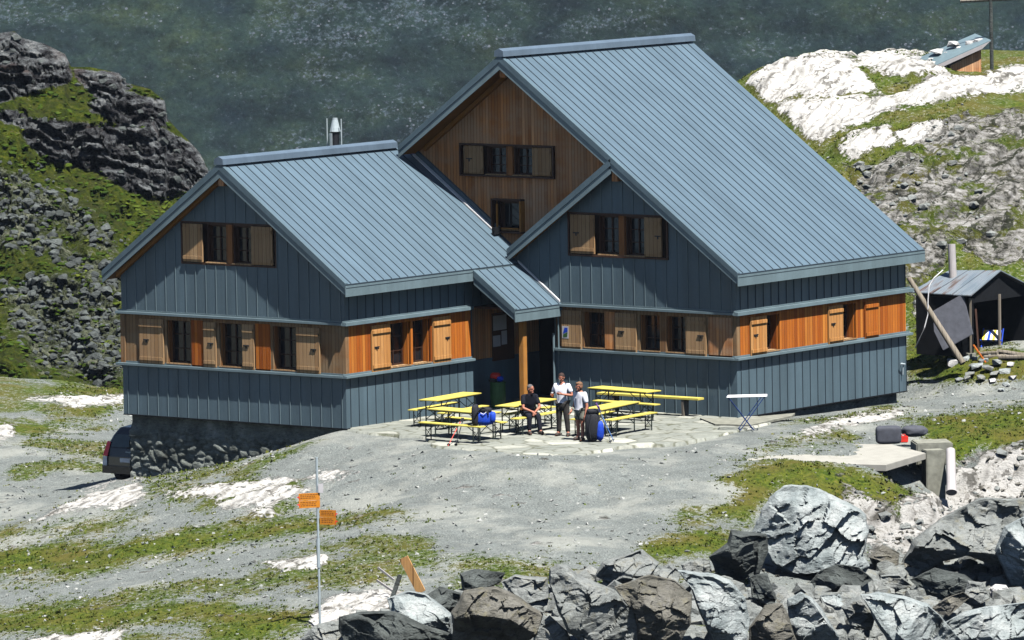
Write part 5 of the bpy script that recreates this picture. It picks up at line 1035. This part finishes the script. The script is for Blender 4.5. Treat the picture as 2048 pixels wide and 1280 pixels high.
for x, y, r_ in ((.0, .0, .05), (.02, 1.5, .05), (.02, 3.1, .05)):
    mb = MB(); mb.tube([(x, y, -.1), (x, y, zc_-.1)], r_, 8); mb.build('post', 'weath', shd)
mb = MB(); mb.tube([(0, 0, -.12), (0, 0, .12)], .16, 12); mb.build('post_footing', 'conc2', shd)
cpx = PD(1906, 545, ds_+1.4)-sp0; ctp = PD(1903, 488, ds_+1.4)-sp0
mb = MB(); mb.tube([cpx-(0, 0, .3), ctp], .115, 14); q_ = mb.build('chimney', 'pipe', shd, smooth=False)
mb = MB(); gx_ = PD(1870, 590, ds_+.1)-sp0; w4 = [PD(x, y, ds_+dz)-sp0 for x, y, dz in ((1866, 622, -.05), (1924, 588, -.1), (1944, 668, -.35), (1886, 700, -.35), (1868, 662, -.2))]
mb.prism(w4, (.03, .03, 0)); mb.build('leaning_board', 'tarp', shd)
def at(px, py, dofs): return PD(px, py, ds_+dofs)
lg = [at(1818, 556, .0), at(1872, 642, -.6), at(1926, 727, -1.1)]; e = MB(); e.tube(lg, [.075, .085, .10], 10); o = e.build('leaning_log', 'weath', None, smooth=True); tag(o, 'long weathered log leaning diagonally between the shed and the hut corner', 'log')
cb_ = [at(1886, 540, -.2), at(1868, 556, -.4), at(1858, 572, -.5), at(1856, 600, -.5), at(1856, 628, -.5), at(1849, 655, -.5), at(1838, 680, -.4), at(1830, 696, -.2)]; e = MB(); e.tube(cb_, .016, 6); o = e.build('cable', 'white', None, smooth=True); tag(o, 'thin white cable hanging in a curve from the shed roof', 'cable')
e = MB(); e.tube([at(1951, 618, .2), at(1957, 702, .0)], .035, 6); o = e.build('red_pole', 'frame'); tag(o, 'dull red upright pole inside the open front of the shed', 'pole')
e = MB(); e.tube([at(1947, 690, -.3), at(1972, 726, -.7)], .028, 6); o = e.build('tool_handle', 'orange'); tag(o, 'brown wooden tool handle leaning against the shed post', 'tool')
for a_, b_, r_, lab in (((1968, 717), (2075, 709), .06, 'upper pale log lying in front of the shed'), ((1998, 722), (2078, 718), .075, 'middle pale log lying in front of the shed'), ((1996, 732), (2078, 728), .07, 'lowest pale log lying in front of the shed'), ((1962, 733), (1996, 729), .07, 'short log stub beside the pile of stones')):
    A9, B9 = Gp(*a_), Gp(*b_); A9[2] = gh1(*A9[:2])+r_; B9[2] = gh1(*B9[:2])+r_; e = MB(); e.tube([A9, B9], r_, 9); o = e.build('log', 'weath', None, smooth=True); tag(o, lab, 'log', 'logs in front of the shed')
# striped deckchair
dc = empty('deckchair', tuple(at(1986, 706, 1.5)), 'deckchair with striped yellow and white cloth and blue frame in the shed opening', 'deckchair', rz=VA-.3)
mm = 1.0; M['sy'] = simple('yellow_stripe', (.65, .45, .05), .8); M['sw'] = simple('white_stripe', (.55, .55, .6), .8)
mb = MB()
for i, q in enumerate(np.linspace(0, 1, 8)[:-1]):
    x0 = -.27+q*.54; x1 = x0+.077; P0 = [(x0, -.25, .40), (x1, -.25, .40), (x1, .05, .66), (x0, .05, .66)]; mb.prism([(x_, y_, z_) for x_, y_, z_ in P0], (0, -.02, .02), [0, 1, 2, 1][i % 4]); mb.prism([(x0, .0, .36), (x1, .0, .36), (x1, -.25, .4), (x0, -.25, .4)], (0, 0, -.02), [0, 1, 2, 1][i % 4])
mb.build('striped_cloth', ('sy', 'sw', 'blue'), dc)
for sx in (-.3, .3):
    mb = MB(); mb.tube([(sx, -.35, 0), (sx, .1, .72)], .02, 6); mb.tube([(sx, .3, 0), (sx, -.3, .42)], .02, 6); mb.build('frame', 'blue', dc)
# stone hut with weighted roof on the crest
hb = at(1910, 150, 0)
d9 = 217.8; hp0 = PD(1905, 128, d9); h2 = empty('stone_hut', tuple(hp0), 'small brown hut on the crest with stones weighing down its tilted sheet roof', 'hut'); m9 = d9/f
def q9(px, py, dz=0): return PD(px, py, d9+dz)-hp0
rf = [q9(1836, 116, 0), q9(1872, 130, -1.0), q9(1982, 80, -1.0), q9(1950, 67, 1.2)]
mb = MB(); mb.prism(rf, (0, 0, -.05)); rr_ = mb.build('roof', 'trim', h2)
mb = MB(); mb.prism([q9(1873, 131, -1.02), q9(1981, 82, -1.02), q9(1964, 98, -1.0), q9(1880, 136, -1.0)], (Fh[0]*.05, Fh[1]*.05, 0)); mb.build('fascia', 'pipe', h2)
mb = MB(); mb.prism([q9(1900, 132, -.8), q9(1962, 100, -.8), q9(1963, 160, -.8), q9(1900, 160, -.8)], (Fh[0]*1.6, Fh[1]*1.6, 0)); mb.build('wall', 'brown', h2)
def rock_lump(name, mat, c, h, seed, parent=None, flat_=.45):
    g_ = np.random.default_rng(seed); bm = bmesh.new()
    for _ in range(18): u_ = g_.normal(size=3); u_ /= np.linalg.norm(u_); u_ = np.clip(u_*1.15, -.75, .75)*np.array(h)*1.25; bm.verts.new(u_+np.array(c))
    h_ = bmesh.ops.convex_hull(bm, input=bm.verts); bmesh.ops.delete(bm, geom=[e for e in h_['geom_interior'] if isinstance(e, bmesh.types.BMVert)], context='VERTS')
    me = bpy.data.meshes.new(name); bm.to_mesh(me); bm.free(); me.materials.append(M[mat]); o = bpy.data.objects.new(name, me); COL.objects.link(o); return o
for i, (x, y, w_) in enumerate(((1832, 112, 7), (1876, 98, 12), (1865, 116, 9), (1898, 104, 10), (1908, 83, 13), (1918, 93, 9), (1941, 82, 10), (1958, 77, 7))):
    t_ = (x-1836)/(1980-1836); pt = q9(x, y+5, -.3); o = rock_lump('roof_stone', 'st_white', (0, 0, 0), (w_*m9, .22, 6*m9), 50+i); o.location = Vector(tuple(pt+hp0)); tag(o, 'flat pale stone weighing down the sheet roof of the crest hut', 'stone', 'stones on the crest hut roof')
xp = PD(1984, 147, 217.5); cr = empty('cross', tuple(xp), 'tall dark wooden cross standing on the pale rock crest', 'cross', rz=VA); mx = 217.5/f
mb = MB(); mb.tube([(0, 0, -.3), (-.02, 0, 175*mx)], [.065, .055], 8); mb.build('upright', 'st_dark', cr); mb = MB(); mb.tube([(-62*mx, 0, 146*mx), (62*mx, 0, 150*mx)], .06, 8); mb.build('crossbar', 'weath', cr)
# ================================================================== BOULDERS
def boulder(outline, mat, lab, T=None, seed=0, dof=0., faces=None, ny=26):
    o2 = np.array(outline, float); c0 = o2.mean(0); yb = min(o2[:, 1].max(), 1290); g0 = Gp(c0[0], yb-6); d0 = (g0-C)@F+dof
    n = 150; seg = np.linalg.norm(np.roll(o2, -1, 0)-o2, axis=1); cum = np.r_[0, np.cumsum(seg)]; ts = np.linspace(0, cum[-1], n, endpoint=False); pts = []
    for t in ts:
        i = min(np.searchsorted(cum, t, 'right')-1, len(o2)-1); u_ = (t-cum[i])/seg[i]; pts.append(o2[i]*(1-u_)+o2[(i+1) % len(o2)]*u_)
    pts = np.array(pts); m_ = d0/f; X = (pts-c0)*m_; X[:, 1] *= -1; g = np.random.default_rng(seed+100)
    X = X*(1+(fbm(X[:, 0]*3+seed, X[:, 1]*3, None, 3, seed)-.5)*.10)[:, None]
    Wd, Ht = np.ptp(X[:, 0]), np.ptp(X[:, 1]); T = T or .55*min(Wd, Ht)
    # facet planes: depth towards the camera = min(planes)
    pl = faces or [(a_, b_, c_+(.35 if b_ < -.3 else 0)) for a_, b_, c_ in [(g.uniform(-.9, .9), g.uniform(-1.3, .2) if g.random() < .6 else g.uniform(.2, 1.4), g.uniform(.75, 1.15)) for _ in range(6)]]
    rows = []; vs = []
    rings = np.r_[np.linspace(0, .16, 9), np.linspace(.185, 1, 38)]
    def dep(P_, t):
        q = np.full(len(P_), T*1.15)
        for a_, b_, c_ in pl: q = np.minimum(q, T*c_+a_*P_[:, 0]+b_*-P_[:, 1]*-1*-1)
        return np.minimum(np.maximum(q, T*.12), T*3.2*np.maximum(t, 0)**.6)
    th_ = g.uniform(-.7, .7); c_t, s_t = math.cos(th_), math.sin(th_)
    def noise3(P_, z):
        u_ = P_[:, 0]*c_t+P_[:, 1]*s_t+seed*3.1; w_ = -P_[:, 0]*s_t+P_[:, 1]*c_t
        wq = (fbm(u_*1.6, w_*1.6, None, 3, seed+4)-.5)*.9
        fl = (fbm(u_*1.3, w_*1.6, z*1.5, 3, seed)-.5)*.16+vfac(u_*1.15+wq*.5, w_*1.7+wq*.6, seed+31, .26, .10)+vfac(u_*3.2+wq, w_*5.5+wq, seed+51, .085, .05)
        return fl+(ridg(u_*1.4, w_*6, None, 4, seed+3)-.5)*.045+(fbm(u_*11, w_*16, z*9, 3, seed+8)-.5)*.05
    for t in rings:
        P_ = X*(1-t); z = dep(P_, t); z = z+noise3(P_, z)*min(1, t*5+.1)*min(1.3, .5+T*.6); rows.append(np.c_[P_, z])
    back = []
    for t in (.12, .35, .65, 1.0):
        P_ = X*(1-t); z = -np.minimum(T*1.3*t**.5, T*.9)*np.ones(n); back.append(np.c_[P_, z])
    allr = back[::-1]+rows; V = np.concatenate(allr); Wc = PD(c0[0], c0[1], d0); fr = -np.array([Fh[0], Fh[1], 0]); Rr3 = np.array([Rh[0], Rh[1], 0])
    Pw = V[:, 0:1]*Rr3+V[:, 1:2]*np.array([0, 0, 1.])+V[:, 2:3]*fr
    fs = []; nr = len(allr)
    for i in range(nr-1):
        for j in range(n): j2 = (j+1) % n; fs.append((i*n+j, i*n+j2, (i+1)*n+j2, (i+1)*n+j))
    me = bpy.data.meshes.new('boulder'); me.from_pydata(Pw.tolist(), [], fs); bm = bmesh.new(); bm.from_mesh(me); bmesh.ops.remove_doubles(bm, verts=bm.verts, dist=.0015); bmesh.ops.recalc_face_normals(bm, faces=bm.faces); bm.to_mesh(me); bm.free()
    me.materials.append(M[mat]); me.polygons.foreach_set('use_smooth', [True]*len(me.polygons)); me.set_sharp_from_angle(angle=math.radians(28)) if hasattr(me, 'set_sharp_from_angle') else None
    o = bpy.data.objects.new('boulder', me); COL.objects.link(o); o.location = Vector(tuple(Wc)); tag(o, lab, 'boulder', 'boulders in the foreground'); return o
B_ = [
 ([(1503, 1062), (1540, 990), (1570, 968), (1640, 975), (1700, 1005), (1733, 1030), (1738, 1060), (1725, 1110), (1742, 1135), (1700, 1152), (1650, 1145), (1580, 1150), (1540, 1120)], 'st_blue', 'huge pale blue grey boulder with a crack, largest of the rocks', 1.1, [(-.05, .55, 1.0), (.7, .3, 1.25), (-.7, .3, 1.2), (0, -1.4, 2.6), (.1, 1.6, 1.8)]),
 ([(1418, 1112), (1455, 1085), (1462, 1058), (1488, 1062), (1532, 1068), (1537, 1100), (1520, 1148), (1470, 1165), (1428, 1142)], 'st_dark', 'dark speckled angular boulder touching the left of the huge pale boulder', .7, None),
 ([(1358, 1140), (1395, 1143), (1425, 1146), (1460, 1160), (1488, 1192), (1500, 1240), (1490, 1300), (1430, 1300), (1400, 1230), (1380, 1170)], 'st_blue', 'tall leaning pale slab boulder below the dark speckled boulder', .8, [(.2, .5, 1.0), (-1.1, .2, 1.1), (.9, .2, 1.3), (0, -1, 1.8)]),
 ([(1362, 1128), (1400, 1116), (1420, 1120), (1424, 1142), (1368, 1146)], 'st_mid', 'small grey rock on top of the leaning pale slab', .3, None),
 ([(1100, 1134), (1118, 1124), (1135, 1128), (1155, 1148), (1195, 1165), (1232, 1182), (1268, 1225), (1276, 1300), (1180, 1300), (1135, 1262), (1108, 1200), (1096, 1160)], 'st_mid', 'tall pointed grey boulder with a dark shaded left flank', 1.0, [(-1.3, .2, 1.0), (.3, .6, 1.05), (.9, .5, 1.4), (0, -.8, 1.6)]),
 ([(903, 1222), (930, 1180), (960, 1172), (995, 1172), (1040, 1195), (1085, 1230), (1078, 1262), (1040, 1300), (905, 1300)], 'st_brown', 'rounded brown grey boulder with a deeply shaded underside', 1.0, [(0, 1.0, .95), (.3, -1.4, .9), (-.8, .2, 1.2), (.8, .4, 1.3)]),
 ([(920, 1145), (950, 1137), (1012, 1146), (1000, 1166), (965, 1178), (925, 1182)], 'st_dark', 'flat dark rock behind the rounded brown boulder', .4, None),
 ([(1002, 1162), (1030, 1148), (1062, 1153), (1095, 1155), (1100, 1195), (1050, 1206), (1012, 1190)], 'st_mid', 'pale grey rock between the brown boulder and the tall pointed one', .6, None),
 ([(1190, 1150), (1205, 1122), (1255, 1107), (1285, 1098), (1318, 1125), (1302, 1152), (1240, 1172)], 'st_mid', 'grey rock with a peaked top right of the tall pointed boulder', .7, None),
 ([(1230, 1172), (1300, 1148), (1350, 1160), (1385, 1190), (1382, 1250), (1350, 1300), (1275, 1300), (1268, 1225)], 'st_brown', 'broad mottled brown grey boulder left of the leaning pale slab', .9, None),
 ([(1303, 1150), (1340, 1124), (1362, 1146), (1352, 1176), (1310, 1182)], 'st_mid', 'small wedge shaped rock above the mottled boulder', .4, None),
 ([(775, 1195), (815, 1180), (850, 1186), (875, 1203), (905, 1230), (905, 1275), (850, 1262), (782, 1234)], 'st_blue', 'layered slanting schist slab under the orange board', .7, [(0, .9, .8), (.9, .3, 1.2), (-.4, -.8, 1.3)]),
 ([(680, 1232), (720, 1221), (790, 1222), (850, 1250), (915, 1275), (930, 1310), (700, 1310), (675, 1255)], 'st_dark', 'dark layered rock at the lower edge below the schist slab', .8, None),
 ([(596, 1280), (630, 1250), (665, 1242), (695, 1258), (705, 1310), (600, 1310)], 'st_mid', 'small grey rock at the foot of the signpost', .4, None),
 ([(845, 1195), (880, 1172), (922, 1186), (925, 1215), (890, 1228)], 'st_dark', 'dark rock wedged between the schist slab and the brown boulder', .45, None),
 ([(1800, 1122), (1830, 1075), (1880, 1035), (1960, 996), (2060, 1000), (2120, 1080), (2070, 1160), (1990, 1130), (1930, 1105), (1880, 1120), (1840, 1140)], 'st_mid', 'long dark slanting slab boulder at the right with streaky top', 1.2, [(.1, 1.1, .75), (.3, -1.3, .9), (-.9, 0, 1.3)]),
 ([(1990, 1100), (2010, 1050), (2060, 1030), (2100, 1040), (2120, 1180), (2020, 1170)], 'st_blue', 'bluish boulder cut off by the right edge', .8, None),
 ([(1720, 1186), (1760, 1183), (1810, 1192), (1855, 1207), (1892, 1245), (1945, 1310), (1790, 1310), (1745, 1232)], 'st_blue', 'light slab with a rusty corner low on the right', .8, [(.1, .7, .95), (-1.1, .1, 1.1), (.6, .5, 1.3)]),
 ([(1885, 1245), (1920, 1225), (1970, 1212), (2060, 1205), (2100, 1310), (1910, 1310)], 'st_blue', 'broad bluish boulder at the lower right corner', .8, None),
 ([(1575, 1197), (1603, 1183), (1625, 1195), (1645, 1220), (1678, 1275), (1675, 1310), (1605, 1310), (1578, 1240)], 'st_blue', 'narrow upright bluish slab between two mottled rocks', .6, None),
 ([(1498, 1255), (1530, 1210), (1565, 1205), (1580, 1240), (1602, 1310), (1500, 1310)], 'st_brown', 'low brownish rock left of the narrow upright slab', .6, None),
 ([(1682, 1212), (1720, 1190), (1752, 1228), (1742, 1262), (1700, 1250)], 'st_mid', 'mid grey rock right of the narrow upright slab', .5, None),
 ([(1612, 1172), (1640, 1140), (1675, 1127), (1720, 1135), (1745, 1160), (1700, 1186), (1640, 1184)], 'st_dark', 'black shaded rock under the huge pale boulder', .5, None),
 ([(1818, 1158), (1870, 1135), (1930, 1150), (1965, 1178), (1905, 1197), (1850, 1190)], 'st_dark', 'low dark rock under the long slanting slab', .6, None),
 ([(1738, 1112), (1765, 1088), (1800, 1106), (1795, 1140), (1748, 1142)], 'st_brown', 'rounded brownish rock right of the huge pale boulder', .4, None),
 ([(1976, 1178), (1990, 1168), (2012, 1170), (2024, 1185), (2005, 1196), (1980, 1192)], 'st_white', 'small bright white stone among the right hand boulders', .25, None),
 ([(1855, 1222), (1890, 1196), (1928, 1184), (1940, 1195), (1895, 1232)], 'st_brown', 'mossy elongated rock above the light slab', .35, None),
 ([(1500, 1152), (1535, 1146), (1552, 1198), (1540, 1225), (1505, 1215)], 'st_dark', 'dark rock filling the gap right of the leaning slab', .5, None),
 ([(1935, 1160), (1965, 1165), (1980, 1195), (1950, 1212), (1925, 1200)], 'st_mid', 'small grey rock beside the white stone', .3, None),
 ([(1760, 1150), (1800, 1145), (1822, 1170), (1790, 1185), (1755, 1178)], 'st_mid', 'small flat rock below the rounded brownish rock', .3, None),
 ([(1640, 1190), (1680, 1188), (1690, 1212), (1655, 1218)], 'st_blue', 'small bluish rock below the black shaded rock', .25, None),
 ([(1960, 1075), (2000, 1068), (2015, 1092), (1985, 1108), (1955, 1098)], 'st_blue', 'pale chunk resting on the long slanting slab', .3, None),
 ([(1070, 1255), (1100, 1230), (1135, 1262), (1150, 1310), (1060, 1310)], 'st_mid', 'rock in the gap between the brown boulder and the tall pointed one', .4, None)]
for i, (ol, mt, lab, T_, pls) in enumerate(B_): boulder(ol, mt, lab, T_, i+1, faces=pls, dof=-.2-.012*max(0, max(p_[1] for p_ in ol)-1150))
# boards stuck in the boulders
def board(a, b, wd_, d0, mat, lab, name='board', yaw_=.4, th_=.03):
    P0, P1 = PD(*a, d0), PD(*b, d0+.0); e = P1-P0; L = np.linalg.norm(e); e /= L; n_ = -F*math.cos(yaw_)+np.cross(e, -F)*math.sin(yaw_); s_ = np.cross(e, n_); s_ /= np.linalg.norm(s_)
    mb = MB(); mb.box((0, 0, 0), (L/2, wd_/2, th_/2), (e, s_, np.cross(e, s_))); o = mb.build(name, mat, bevel=.004); o.location = Vector(tuple((P0+P1)/2)); tag(o, lab, 'board'); return o
gB = Gp(830, 1195); dB = (gB-C)@F-.3
board((807, 1115), (843, 1185), .24, dB, 'oplank', 'bright orange board standing among the rocks', 'board')
board((800, 1150), (783, 1200), .10, dB+.2, 'st_dark', 'dark post propping up the orange board', 'post_stub', .2, .08)
board((756, 1135), (788, 1160), .05, dB+.3, 'pipe', 'upper pale stick left of the orange board', 'stick'); board((753, 1160), (785, 1182), .05, dB+.25, 'pipe', 'lower pale stick left of the orange board', 'stick')
# stone pile before the shed
g = np.random.default_rng(77)
pile = [(1908, 745, 18, 9), (1930, 742, 16, 7), (1955, 750, 15, 5), (1975, 755, 14, 5), (1992, 752, 12, 6), (2010, 760, 14, 5), (1940, 755, 12, 4), (1968, 744, 12, 4), (2022, 754, 8, 5), (1990, 762, 13, 4), (1918, 757, 9, 4), (1950, 741, 9, 4), (1962, 762, 10, 4), (1985, 746, 8, 4), (2003, 748, 8, 4), (1935, 763, 8, 3), (2026, 764, 9, 4), (1980, 737, 8, 3), (1945, 749, 8, 3), (2012, 768, 8, 3)]
for i, (x, y, w_, h_) in enumerate(pile):
    p = Gp(x, y+3); p[2] = gh1(p[0], p[1])+.03+(.10 if 1930 < x < 1995 and y > 746 else 0); o = rock_lump('pile_stone', 'st_white' if i in (0, 8, 13, 16) else ('st_blue' if i % 3 else 'st_mid'), (0, 0, 0), (w_*m1*.85, .17, h_*m1), 80+i); o.location = Vector(tuple(p)); o.rotation_euler = (g.uniform(-.2, .2), g.uniform(-.2, .2), VA+g.uniform(-.3, .3)); tag(o, 'flat pale stone in the low pile before the shed', 'stone', 'stones piled before the shed')
# ================================================================== HAZE
s = bpy.data.materials.new('haze'); s.use_nodes = True; t = s.node_tree; t.nodes.clear(); ou = t.nodes.new('ShaderNodeOutputMaterial'); pv = t.nodes.new('ShaderNodeVolumePrincipled')
pv.inputs['Density'].default_value = .00004; pv.inputs['Color'].default_value = (.62, .75, .95, 1); pv.inputs['Anisotropy'].default_value = .1; t.links.new(pv.outputs[0], ou.inputs['Volume'])
mb = MB(); mb.b2((-1900, -400, -235), (900, 2300, 262)); o = mb.build('haze', s); tag(o, 'thin bluish mountain air', 'haze', kind='stuff')
